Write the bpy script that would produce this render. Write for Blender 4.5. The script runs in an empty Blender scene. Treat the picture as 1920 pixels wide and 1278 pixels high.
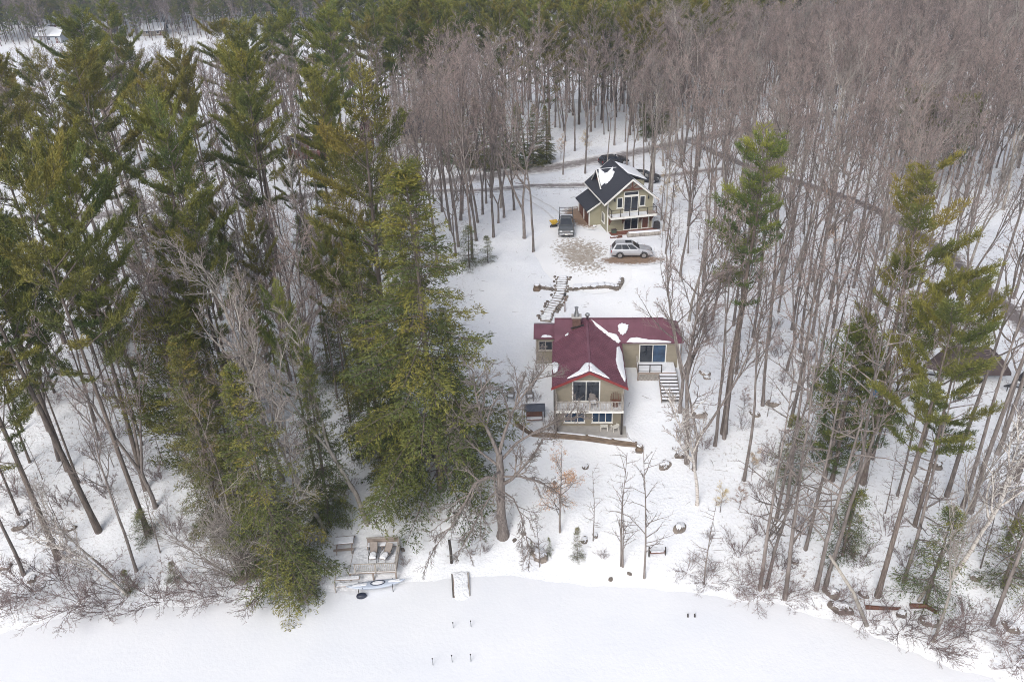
import bpy, bmesh, math, random
import numpy as np
from mathutils import Vector, Matrix, noise

R = math.radians
scene = bpy.context.scene
# ------------------------------------------------------------------ camera, sky, sun, exposure
CAM_H, PITCH, LENS, ROLL = 46.0, 28.5, 28.0, -2.07
cam_d = bpy.data.cameras.new('camera'); cam = bpy.data.objects.new('camera', cam_d)
scene.collection.objects.link(cam); scene.camera = cam
cam.location = (0, 0, CAM_H); cam.rotation_euler = (Matrix.Rotation(R(90 - PITCH), 3, 'X') @ Matrix.Rotation(R(ROLL), 3, 'Z')).to_euler()
cam_d.sensor_width = 36; cam_d.lens = LENS; cam_d.clip_end = 6000; cam_d.clip_start = 0.5

world = bpy.data.worlds.new('World'); scene.world = world; world.use_nodes = True
wn = world.node_tree; wn.nodes.clear()
w_out = wn.nodes.new('ShaderNodeOutputWorld'); w_bg = wn.nodes.new('ShaderNodeBackground')
w_sky = wn.nodes.new('ShaderNodeTexSky'); w_sky.sky_type = 'NISHITA'; w_sky.sun_disc = False
SUN_EL, SUN_AZ = 42, 205
w_sky.sun_elevation = R(SUN_EL); w_sky.sun_rotation = R(SUN_AZ); w_sky.dust_density = 3.0; w_sky.air_density = 1.0
w_hs = wn.nodes.new('ShaderNodeHueSaturation'); w_hs.inputs['Saturation'].default_value = 0.38
wn.links.new(w_sky.outputs[0], w_hs.inputs['Color']); wn.links.new(w_hs.outputs[0], w_bg.inputs[0])
wn.links.new(w_bg.outputs[0], w_out.inputs[0]); w_bg.inputs[1].default_value = 0.13
sun_d = bpy.data.lights.new('sun', 'SUN'); sun = bpy.data.objects.new('sun', sun_d); scene.collection.objects.link(sun)
sun_d.energy = 1.0; sun_d.angle = R(25); sun_d.color = (1.0, 0.96, 0.90)
# direction towards the sun: azimuth measured from +Y clockwise
sdir = Vector((math.sin(R(SUN_AZ)) * math.cos(R(SUN_EL)), math.cos(R(SUN_AZ)) * math.cos(R(SUN_EL)), math.sin(R(SUN_EL))))
sun.rotation_euler = sdir.to_track_quat('Z', 'Y').to_euler(); sun.location = (0, -60, 120)
vs = scene.view_settings; vs.view_transform = 'Standard'; vs.look = 'None'; vs.gamma = 1; vs.use_curve_mapping = False
vs.exposure = 0.68
scene.cycles.max_bounces = 5; scene.cycles.diffuse_bounces = 3; scene.cycles.volume_bounces = 0
scene.cycles.transparent_max_bounces = 4; scene.cycles.use_denoising = True; scene.cycles.denoiser = 'OPENIMAGEDENOISE'; scene.cycles.denoising_input_passes = 'RGB_ALBEDO_NORMAL'; scene.cycles.denoising_prefilter = 'NONE'; scene.cycles.use_adaptive_sampling = False; scene.cycles.pixel_filter_type = 'BLACKMAN_HARRIS'; scene.cycles.filter_width = 1.0

# ------------------------------------------------------------------ terrain
_F = 1920 * LENS / 36.0; _P = R(PITCH); _RO = R(ROLL)
def ray(px, py):
    a = (px - 960) / _F; b = (639 - py) / _F
    a, b = a * math.cos(_RO) - b * math.sin(_RO), a * math.sin(_RO) + b * math.cos(_RO)
    return (a, math.cos(_P) + b * math.sin(_P), -math.sin(_P) + b * math.cos(_P))
def at_z(px, py, z):
    d = ray(px, py); t = (z - CAM_H) / d[2]; return Vector((d[0] * t, d[1] * t, z))
def at_y(px, py, Y):
    d = ray(px, py); t = Y / d[1]; return Vector((d[0] * t, Y, CAM_H + d[2] * t))
def at_plane(px, py, p0, n):
    d = Vector(ray(px, py)); c = Vector((0, 0, CAM_H)); t = (p0 - c).dot(n) / d.dot(n); return c + d * t
SX = [-400, -60, -38.8, -29.8, -19.6, -14, -9, -0.7, 9.1, 13.4, 18.7, 23.8, 28.1, 32.7, 60, 400]
SY = [36, 39.5, 42.3, 44.6, 44.7, 45.6, 46.2, 46.2, 44.5, 43.65, 42.5, 40.2, 37.2, 34.5, 27, 5]
def shore(x): return float(np.interp(x, SX, SY))
PD = [-40, -6, 0, 1.5, 6, 13.5, 23.5, 36, 44, 60, 110, 145, 172, 182, 316, 327]
PZ = [-1.5, -1.0, 0.02, 0.55, 1.5, 3.1, 4.9, 6.8, 8.0, 8.2, 8.0, 6.5, 0.8, -0.7, -0.9, 0.1]
PD2 = [44, 60, 110, 200, 340, 700]; PZ2 = [8.0, 8.2, 8.6, 11, 17, 40]
def sstep(a, b, x):
    t = min(1, max(0, (x - a) / (b - a))); return t * t * (3 - 2 * t)
def height(x, y):
    d = y - shore(x) + 0.7 * noise.noise((x * 0.13, 3.1, 0)) + 0.35 * noise.noise((x * 0.5, 9.1, 0))
    z = float(np.interp(d, PD, PZ))
    if d > 44:
        w = sstep(15, 110, x)
        if d > 325: z = 0.1 + (d - 325) * 0.12
        z = z * (1 - w) + float(np.interp(d, PD2, PZ2)) * w
        if d > 335: z += 14 * min(1, (d - 335) / 150) * noise.noise((x * 0.006, y * 0.006, 1.7))
    if d > 1.0 and z > 0:
        k = min(1, (d - 1) / 5)
        z += k * (0.35 * noise.noise((x * 0.11, y * 0.11, 0)) + 0.10 * noise.noise((x * 0.45, y * 0.45, 4)))
    for cx, cy, rx, ry, rot, zp, fall in PADS:          # levelled ground round the houses
        dx, dy = x - cx, y - cy; u = dx * math.cos(rot) + dy * math.sin(rot); v = -dx * math.sin(rot) + dy * math.cos(rot)
        q = max(0.0, max(abs(u) - rx, abs(v) - ry)) / fall
        if q < 1: w = 1 - sstep(0, 1, q); z = z * (1 - w) + zp * w
    return z
PADS = [(6.80, 60.5, 3.6, 0.75, R(-4), 3.46, 1.2), (16.1, 100.5, 5.2, 4.2, R(10), 7.97, 3.0), (14.6, 89.8, 4.0, 2.0, 0.0, 7.95, 3.0)]
def hg(x, y): return max(0.0, height(x, y))
def GP(px, py):                     # the place on the ground that lies on this bearing
    d = ray(px, py); t = 20.0
    while t < 900:
        if CAM_H + d[2] * t <= hg(d[0] * t, d[1] * t): break
        t += 0.5
    a, b = t - 0.5, t
    for _ in range(14):
        m = (a + b) / 2
        if CAM_H + d[2] * m <= hg(d[0] * m, d[1] * m): b = m
        else: a = m
    return Vector((d[0] * b, d[1] * b, hg(d[0] * b, d[1] * b)))

# ------------------------------------------------------------------ materials
def new_mat(name):
    m = bpy.data.materials.new(name); m.use_nodes = True
    nt = m.node_tree; b = nt.nodes['Principled BSDF']; return m, nt, b
def mat(name, c1, c2=None, scale=4.0, rough=0.8, bump=0.0, metal=0.0, rand=0.0, stretch=None, spec=None, lo=0.35, hi=0.65, coat=0.0, detail=5):
    m, nt, b = new_mat(name)
    b.inputs['Roughness'].default_value = rough; b.inputs['Metallic'].default_value = metal
    if spec is not None: b.inputs['Specular IOR Level'].default_value = spec
    if coat: b.inputs['Coat Weight'].default_value = coat; b.inputs['Coat Roughness'].default_value = 0.08
    c2 = c2 or tuple(v * 0.8 for v in c1)
    tc = nt.nodes.new('ShaderNodeTexCoord'); mp = nt.nodes.new('ShaderNodeMapping'); nz = nt.nodes.new('ShaderNodeTexNoise')
    if stretch: mp.inputs['Scale'].default_value = stretch
    nt.links.new(tc.outputs['Object'], mp.inputs[0]); nt.links.new(mp.outputs[0], nz.inputs['Vector'])
    nz.inputs['Scale'].default_value = scale; nz.inputs['Detail'].default_value = detail
    rp = nt.nodes.new('ShaderNodeValToRGB'); nt.links.new(nz.outputs['Fac'], rp.inputs[0])
    rp.color_ramp.elements[0].position = lo; rp.color_ramp.elements[1].position = hi
    rp.color_ramp.elements[0].color = (*c2, 1); rp.color_ramp.elements[1].color = (*c1, 1)
    out = rp.outputs[0]
    if rand:
        oi = nt.nodes.new('ShaderNodeObjectInfo'); mr = nt.nodes.new('ShaderNodeMapRange')
        mr.inputs['To Min'].default_value = 1 - rand; mr.inputs['To Max'].default_value = 1 + rand
        nt.links.new(oi.outputs['Random'], mr.inputs[0])
        hs = nt.nodes.new('ShaderNodeHueSaturation'); nt.links.new(mr.outputs[0], hs.inputs['Value']); nt.links.new(out, hs.inputs['Color']); out = hs.outputs[0]
    nt.links.new(out, b.inputs['Base Color'])
    if bump:
        bp = nt.nodes.new('ShaderNodeBump'); bp.inputs['Strength'].default_value = bump; bp.inputs['Distance'].default_value = 0.05
        nt.links.new(nz.outputs['Fac'], bp.inputs['Height']); nt.links.new(bp.outputs[0], b.inputs['Normal'])
    return m
SNOW = (0.83, 0.845, 0.88)
def snow_mat(name, litter=0.0, s1=(0.83, 0.845, 0.88), s2=(0.77, 0.79, 0.84), soft=0.35):
    m, nt, b = new_mat(name); b.inputs['Roughness'].default_value = 0.7; b.inputs['Specular IOR Level'].default_value = 0.15
    tc = nt.nodes.new('ShaderNodeTexCoord')
    def nz(scale, det=6, rough=0.55):
        n = nt.nodes.new('ShaderNodeTexNoise'); n.inputs['Scale'].default_value = scale; n.inputs['Detail'].default_value = det
        n.inputs['Roughness'].default_value = rough; nt.links.new(tc.outputs['Object'], n.inputs['Vector']); return n
    def ramp(src, a, c, ca=(0, 0, 0), cb=(1, 1, 1)):
        r = nt.nodes.new('ShaderNodeValToRGB'); nt.links.new(src, r.inputs[0]); e = r.color_ramp.elements
        e[0].position = a; e[1].position = c; e[0].color = (*ca, 1); e[1].color = (*cb, 1); return r
    base = ramp(nz(0.12).outputs['Fac'], 0.35, 0.68, s2, s1)
    col = base.outputs[0]
    if litter:
        fine = ramp(nz(2.9, 9, 0.78).outputs['Fac'], 0.575 - 0.03 * litter, 0.665 - 0.03 * litter)
        patch = ramp(nz(0.17, 3).outputs['Fac'], 0.30, 0.60)
        wa = nt.nodes.new('ShaderNodeAttribute'); wa.attribute_name = 'wood'; m0 = nt.nodes.new('ShaderNodeMath'); m0.operation = 'MULTIPLY'; nt.links.new(patch.outputs[0], m0.inputs[0]); nt.links.new(wa.outputs['Fac'], m0.inputs[1]); patch = m0
        mu = nt.nodes.new('ShaderNodeMath'); mu.operation = 'MULTIPLY'
        nt.links.new(fine.outputs[0], mu.inputs[0]); nt.links.new(patch.outputs[0], mu.inputs[1])
        mx = nt.nodes.new('ShaderNodeMix'); mx.data_type = 'RGBA'
        nt.links.new(mu.outputs[0], mx.inputs[0]); nt.links.new(col, mx.inputs[6]); mx.inputs[7].default_value = (0.26, 0.20, 0.165, 1)
        col = mx.outputs[2]
    nt.links.new(col, b.inputs['Base Color'])
    add = nt.nodes.new('ShaderNodeMath'); add.operation = 'ADD'
    nt.links.new(nz(0.9, 4).outputs['Fac'], add.inputs[0]); nt.links.new(nz(4.0, 3).outputs['Fac'], add.inputs[1])
    bp = nt.nodes.new('ShaderNodeBump'); bp.inputs['Strength'].default_value = soft; bp.inputs['Distance'].default_value = 0.25
    nt.links.new(add.outputs[0], bp.inputs['Height']); nt.links.new(bp.outputs[0], b.inputs['Normal'])
    return m
def edge_mat(name, c1, c2, scale, cover=0.5, soft=0.12, snow2=(0.80, 0.81, 0.84), fine=3.0):
    # a surface that shows through broken snow; attribute 'edge' is 0 in the middle, 1 at its rim
    m, nt, b = new_mat(name); b.inputs['Roughness'].default_value = 0.75
    tc = nt.nodes.new('ShaderNodeTexCoord'); at = nt.nodes.new('ShaderNodeAttribute'); at.attribute_name = 'edge'
    n1 = nt.nodes.new('ShaderNodeTexNoise'); n1.inputs['Scale'].default_value = fine; n1.inputs['Detail'].default_value = 7; n1.inputs['Roughness'].default_value = 0.65
    n2 = nt.nodes.new('ShaderNodeTexNoise'); n2.inputs['Scale'].default_value = scale; n2.inputs['Detail'].default_value = 6
    for n in (n1, n2): nt.links.new(tc.outputs['Object'], n.inputs['Vector'])
    ma = nt.nodes.new('ShaderNodeMath'); ma.operation = 'MULTIPLY_ADD'; ma.inputs[1].default_value = -0.55
    nt.links.new(at.outputs['Fac'], ma.inputs[0]); nt.links.new(n1.outputs['Fac'], ma.inputs[2])
    r = nt.nodes.new('ShaderNodeMapRange'); r.inputs['From Min'].default_value = 0.5 - (cover - 0.5) - soft; r.inputs['From Max'].default_value = 0.5 - (cover - 0.5) + soft
    nt.links.new(ma.outputs[0], r.inputs[0])
    g = nt.nodes.new('ShaderNodeValToRGB'); nt.links.new(n2.outputs['Fac'], g.inputs[0]); e = g.color_ramp.elements
    e[0].position = 0.35; e[1].position = 0.65; e[0].color = (*c2, 1); e[1].color = (*c1, 1)
    mx = nt.nodes.new('ShaderNodeMix'); mx.data_type = 'RGBA'; nt.links.new(r.outputs[0], mx.inputs[0])
    mx.inputs[6].default_value = (*snow2, 1); nt.links.new(g.outputs[0], mx.inputs[7]); nt.links.new(mx.outputs[2], b.inputs['Base Color'])
    bp = nt.nodes.new('ShaderNodeBump'); bp.inputs['Strength'].default_value = 0.4; bp.inputs['Distance'].default_value = 0.06
    nt.links.new(n1.outputs['Fac'], bp.inputs['Height']); nt.links.new(bp.outputs[0], b.inputs['Normal'])
    return m
def leaf_mat(name, stops, rand=0.12):
    m, nt, b = new_mat(name); b.inputs['Roughness'].default_value = 0.65; b.inputs['Specular IOR Level'].default_value = 0.25
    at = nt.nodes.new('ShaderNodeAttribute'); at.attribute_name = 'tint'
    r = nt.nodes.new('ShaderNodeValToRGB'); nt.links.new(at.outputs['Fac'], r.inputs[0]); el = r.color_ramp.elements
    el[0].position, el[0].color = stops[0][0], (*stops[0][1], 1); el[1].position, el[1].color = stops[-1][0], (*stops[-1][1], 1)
    for p, c in stops[1:-1]:
        n = el.new(p); n.color = (*c, 1)
    oi = nt.nodes.new('ShaderNodeObjectInfo'); mr = nt.nodes.new('ShaderNodeMapRange')
    mr.inputs['To Min'].default_value = 1 - rand; mr.inputs['To Max'].default_value = 1 + rand; nt.links.new(oi.outputs['Random'], mr.inputs[0])
    hs = nt.nodes.new('ShaderNodeHueSaturation'); nt.links.new(mr.outputs[0], hs.inputs['Value'])
    m2 = nt.nodes.new('ShaderNodeMapRange'); m2.inputs['To Min'].default_value = 0.492; m2.inputs['To Max'].default_value = 0.54
    wn_ = nt.nodes.new('ShaderNodeTexWhiteNoise'); wn_.noise_dimensions = '1D'; nt.links.new(oi.outputs['Random'], wn_.inputs['W'])
    nt.links.new(wn_.outputs['Value'], m2.inputs[0]); nt.links.new(m2.outputs[0], hs.inputs['Hue'])
    nt.links.new(r.outputs[0], hs.inputs['Color']); nt.links.new(hs.outputs[0], b.inputs['Base Color'])
    return m
def siding_mat(name, c1, c2, pitch=0.16, axis='Z', depth=0.5):
    m, nt, b = new_mat(name); b.inputs['Roughness'].default_value = 0.75
    tc = nt.nodes.new('ShaderNodeTexCoord'); wv = nt.nodes.new('ShaderNodeTexWave'); wv.bands_direction = axis; wv.wave_profile = 'SAW'
    wv.inputs['Scale'].default_value = 0.31416 / pitch
    nt.links.new(tc.outputs['Object'], wv.inputs['Vector'])
    nz = nt.nodes.new('ShaderNodeTexNoise'); nz.inputs['Scale'].default_value = 1.3; nz.inputs['Detail'].default_value = 7; nz.inputs['Roughness'].default_value = 0.7
    nt.links.new(tc.outputs['Object'], nz.inputs['Vector'])
    rp = nt.nodes.new('ShaderNodeValToRGB'); nt.links.new(nz.outputs['Fac'], rp.inputs[0]); e = rp.color_ramp.elements
    e[0].position = 0.3; e[1].position = 0.7; e[0].color = (*c2, 1); e[1].color = (*c1, 1); nt.links.new(rp.outputs[0], b.inputs['Base Color'])
    bp = nt.nodes.new('ShaderNodeBump'); bp.inputs['Strength'].default_value = depth; bp.inputs['Distance'].default_value = 0.03
    nt.links.new(wv.outputs['Fac'], bp.inputs['Height']); nt.links.new(bp.outputs[0], b.inputs['Normal'])
    return m
M = {}
M['snow'] = snow_mat('snow_ground', 1.0, s1=(0.85, 0.86, 0.885), s2=(0.755, 0.775, 0.825), soft=0.34); M['lake'] = snow_mat('snow_on_ice', 0.0, (0.82, 0.83, 0.86), (0.76, 0.78, 0.83), 0.06)
M['snow_clean'] = snow_mat('settled_snow', 0.0, soft=0.5)
M['road'] = edge_mat('wet_asphalt_with_slush', (0.27, 0.245, 0.24), (0.19, 0.165, 0.16), 0.7, 0.70, 0.18, (0.76, 0.755, 0.765), 1.2)
M['gravel'] = edge_mat('gravel_through_snow', (0.30, 0.25, 0.20), (0.42, 0.38, 0.34), 2.0, 0.62, 0.055, (0.82, 0.825, 0.845), 2.8)
M['dirt'] = edge_mat('bare_brown_gravel', (0.27, 0.185, 0.13), (0.20, 0.14, 0.10), 2.5, 0.88, 0.14, (0.82, 0.83, 0.855), 2.5)
M['asphalt_drive'] = edge_mat('dark_wet_drive', (0.17, 0.145, 0.14), (0.12, 0.10, 0.10), 0.8, 0.70, 0.14, (0.74, 0.74, 0.77), 1.6)
M['bark'] = mat('grey_bark', (0.235, 0.205, 0.19), (0.12, 0.10, 0.09), 3.0, 0.9, 0.6, rand=0.25, stretch=(3, 3, 0.6))
M['twig'] = mat('twig_bark', (0.39, 0.31, 0.285), (0.29, 0.225, 0.205), 1.0, 0.9, rand=0.2)
M['bark_pale'] = mat('pale_lichen_bark', (0.37, 0.34, 0.305), (0.22, 0.195, 0.175), 2.2, 0.9, 0.5, rand=0.12, stretch=(2, 2, 0.8))
M['twig_pale'] = mat('pale_twig', (0.34, 0.30, 0.275), (0.25, 0.21, 0.195), 1.0, 0.9, rand=0.15)
M['bark_pine'] = mat('pine_bark', (0.18, 0.15, 0.13), (0.09, 0.07, 0.06), 3.5, 0.92, 0.8, rand=0.2, stretch=(3, 3, 0.5))
M['birch'] = mat('birch_bark', (0.60, 0.56, 0.52), (0.25, 0.21, 0.19), 5.0, 0.8, 0.2, stretch=(0.5, 0.5, 3), lo=0.36, hi=0.48)
M['shrub'] = mat('shrub_stem', (0.22, 0.165, 0.155), (0.15, 0.11, 0.105), 1.5, 0.9, rand=0.25)
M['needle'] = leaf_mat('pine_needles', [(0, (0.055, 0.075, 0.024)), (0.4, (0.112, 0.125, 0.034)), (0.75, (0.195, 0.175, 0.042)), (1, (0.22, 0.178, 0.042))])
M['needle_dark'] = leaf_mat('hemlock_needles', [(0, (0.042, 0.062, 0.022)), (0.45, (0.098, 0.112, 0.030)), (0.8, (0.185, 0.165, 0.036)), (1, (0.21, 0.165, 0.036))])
M['dead_leaf'] = leaf_mat('clinging_beech_leaves', [(0, (0.48, 0.25, 0.11)), (1, (0.66, 0.44, 0.24))])
M['rust_leaf'] = leaf_mat('rust_leaves', [(0, (0.16, 0.07, 0.045)), (1, (0.30, 0.14, 0.08))])
M['siding'] = siding_mat('weathered_tan_siding', (0.31, 0.275, 0.212), (0.245, 0.215, 0.165))
M['siding_green'] = siding_mat('sage_green_siding', (0.335, 0.315, 0.225), (0.295, 0.275, 0.195))
M['trim'] = mat('white_trim', (0.78, 0.77, 0.74), (0.68, 0.67, 0.64), 2.0, 0.6)
M['trim_grey'] = mat('weathered_white_wood', (0.42, 0.385, 0.35), (0.29, 0.265, 0.24), 5.0, 0.85, 0.2)
M['deck_wood'] = mat('weathered_deck_boards', (0.35, 0.29, 0.25), (0.22, 0.18, 0.155), 5.0, 0.9, 0.3, stretch=(0.4, 3, 3))
M['red_roof'] = mat('maroon_metal_roof', (0.175, 0.070, 0.098), (0.135, 0.052, 0.074), 0.9, 0.5, 0.0, spec=0.5)
M['red_trim'] = mat('bright_red_fascia', (0.25, 0.032, 0.03), (0.20, 0.028, 0.028), 3.0, 0.5)
M['shingle'] = mat('blue_black_shingles', (0.043, 0.046, 0.060), (0.026, 0.028, 0.038), 9.0, 0.92, 0.5, lo=0.3, hi=0.7)
M['glass'] = mat('window_glass', (0.012, 0.016, 0.024), (0.03, 0.035, 0.045), 1.2, 0.06, spec=0.7)
M['glass_blue'] = mat('window_glass_painted_sky_reflection', (0.035, 0.075, 0.145), (0.02, 0.04, 0.075), 1.5, 0.08, spec=0.7)  # blue of the reflected sky painted into the pane colour
M['wood_brown'] = mat('stained_brown_wood', (0.16, 0.065, 0.04), (0.10, 0.042, 0.028), 4.0, 0.6, stretch=(3, 3, 0.4))
M['wood_dark'] = mat('dark_stained_post', (0.05, 0.04, 0.034), (0.03, 0.024, 0.02), 4.0, 0.7)
M['timber'] = mat('rotting_landscape_timber', (0.21, 0.155, 0.11), (0.11, 0.08, 0.06), 3.0, 0.95, 0.6, stretch=(0.3, 2, 2))
M['brick'] = mat('old_red_brick', (0.15, 0.085, 0.07), (0.09, 0.052, 0.044), 6.0, 0.9, 0.4, rand=0.25)
M['mortar'] = mat('mortar', (0.36, 0.33, 0.30), None, 8, 0.95)
M['brick_patio'] = mat('wet_brick_paving', (0.22, 0.09, 0.06), (0.15, 0.062, 0.045), 4.0, 0.6, rand=0.2)
M['metal'] = mat('galvanised_metal', (0.45, 0.47, 0.48), (0.30, 0.31, 0.32), 4.0, 0.35, metal=0.8)
M['metal_dark'] = mat('black_metal', (0.03, 0.03, 0.032), (0.02, 0.02, 0.022), 5, 0.45)
M['stone'] = mat('grey_brown_stone', (0.25, 0.215, 0.185), (0.13, 0.11, 0.095), 2.5, 0.92, 0.7, rand=0.25)
M['concrete'] = mat('concrete_slab', (0.46, 0.44, 0.42), (0.37, 0.35, 0.335), 1.5, 0.9)
M['plastic_white'] = mat('white_plastic', (0.74, 0.72, 0.66), (0.66, 0.64, 0.58), 2, 0.5)
M['canopy'] = mat('slate_blue_canvas', (0.085, 0.095, 0.125), (0.06, 0.068, 0.09), 3, 0.85)
M['chair_grey'] = mat('grey_brown_chair_wood', (0.25, 0.225, 0.215), (0.18, 0.16, 0.15), 4, 0.85)
M['sling'] = mat('taupe_sling_fabric', (0.30, 0.26, 0.235), (0.24, 0.205, 0.185), 6, 0.85)
M['kayak'] = mat('pale_blue_grey_kayak_hull', (0.45, 0.50, 0.58), (0.36, 0.41, 0.50), 1.5, 0.35)
M['navy'] = mat('navy_plastic', (0.025, 0.032, 0.06), (0.018, 0.022, 0.04), 2, 0.45)
M['silver'] = mat('silver_car_paint', (0.53, 0.54, 0.58), (0.47, 0.48, 0.52), 0.8, 0.3, metal=0.35, coat=0.6)
M['truck_paint'] = mat('grey_green_truck_paint', (0.13, 0.135, 0.14), (0.10, 0.105, 0.11), 0.8, 0.32, metal=0.4, coat=0.5)
M['car_dark'] = mat('black_car_paint', (0.02, 0.022, 0.026), (0.03, 0.03, 0.034), 0.8, 0.28, coat=0.6)
M['car_orange'] = mat('orange_red_car_paint', (0.45, 0.10, 0.05), (0.36, 0.08, 0.04), 0.8, 0.4, coat=0.4)
M['tyre'] = mat('tyre_rubber', (0.022, 0.021, 0.021), (0.04, 0.036, 0.033), 6, 0.85)
M['rim'] = mat('alloy_rim', (0.5, 0.5, 0.52), (0.38, 0.38, 0.40), 4, 0.3, metal=0.6)
M['lamp_glass'] = mat('headlamp_glass', (0.60, 0.62, 0.64), (0.5, 0.52, 0.55), 5, 0.1)
M['tail_red'] = mat('tail_lamp_red', (0.30, 0.02, 0.02), (0.2, 0.015, 0.015), 5, 0.2)
M['chrome'] = mat('chrome', (0.6, 0.6, 0.62), (0.45, 0.45, 0.47), 3, 0.15, metal=1)
M['yellow'] = mat('yellow_plastic', (0.62, 0.40, 0.03), (0.5, 0.32, 0.03), 3, 0.5)
M['tarp'] = mat('brown_boat_cover', (0.115, 0.085, 0.085), (0.075, 0.056, 0.056), 1.2, 0.8, 0.3)
M['tarp_dark'] = mat('charcoal_boat_cover', (0.05, 0.048, 0.055), (0.035, 0.033, 0.038), 1.2, 0.75, 0.3)
M['hull'] = mat('white_gelcoat', (0.70, 0.71, 0.72), (0.6, 0.61, 0.62), 1, 0.3)
M['blue'] = mat('bright_blue_plastic', (0.01, 0.16, 0.40), (0.01, 0.12, 0.32), 3, 0.4)
M['house_blue'] = siding_mat('pale_blue_siding', (0.42, 0.45, 0.49), (0.36, 0.39, 0.43))
M['house_brown'] = siding_mat('red_brown_siding', (0.155, 0.062, 0.05), (0.115, 0.05, 0.042))
M['copper'] = mat('dull_green_metal', (0.08, 0.11, 0.085), (0.06, 0.08, 0.06), 4, 0.7)

# ------------------------------------------------------------------ object helpers
COL = scene.collection
def link(o): COL.objects.link(o); return o
def tag(o, label=None, cat=None, group=None, kind=None):
    if label: o['label'] = label
    if cat: o['category'] = cat
    if group: o['group'] = group
    if kind: o['kind'] = kind
    return o
def thing(name, label, cat, loc=(0, 0, 0), rz=0.0, group=None):
    o = bpy.data.objects.new(name, None); link(o); o.location = loc; o.rotation_euler = (0, 0, rz); o.empty_display_size = 0.3
    return tag(o, label, cat, group)
def np_mesh(name, V, faces_list, mats, midx=None, smooth=False, tint=None, attr='tint'):
    """V (n,3); faces_list: list of int arrays (m,k)"""
    me = bpy.data.meshes.new(name)
    V = np.asarray(V, dtype=np.float32); me.vertices.add(len(V)); me.vertices.foreach_set('co', V.ravel())
    loops = np.concatenate([f.ravel() for f in faces_list]).astype(np.int32)
    tot = np.concatenate([np.full(len(f), f.shape[1], dtype=np.int32) for f in faces_list])
    st = np.concatenate([[0], np.cumsum(tot)[:-1]]).astype(np.int32)
    me.loops.add(len(loops)); me.loops.foreach_set('vertex_index', loops)
    me.polygons.add(len(tot)); me.polygons.foreach_set('loop_start', st); me.polygons.foreach_set('loop_total', tot)
    if midx is not None: me.polygons.foreach_set('material_index', np.concatenate(midx).astype(np.int32))
    if smooth: me.polygons.foreach_set('use_smooth', np.ones(len(tot), dtype=bool))
    for m in mats: me.materials.append(m)
    if tint is not None:
        a = me.attributes.new(attr, 'FLOAT', 'FACE' if len(tint) == len(tot) and attr == 'tint' else 'POINT')
        a.data.foreach_set('value', np.asarray(tint, dtype=np.float32))
    me.update(calc_edges=True); return me
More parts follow.
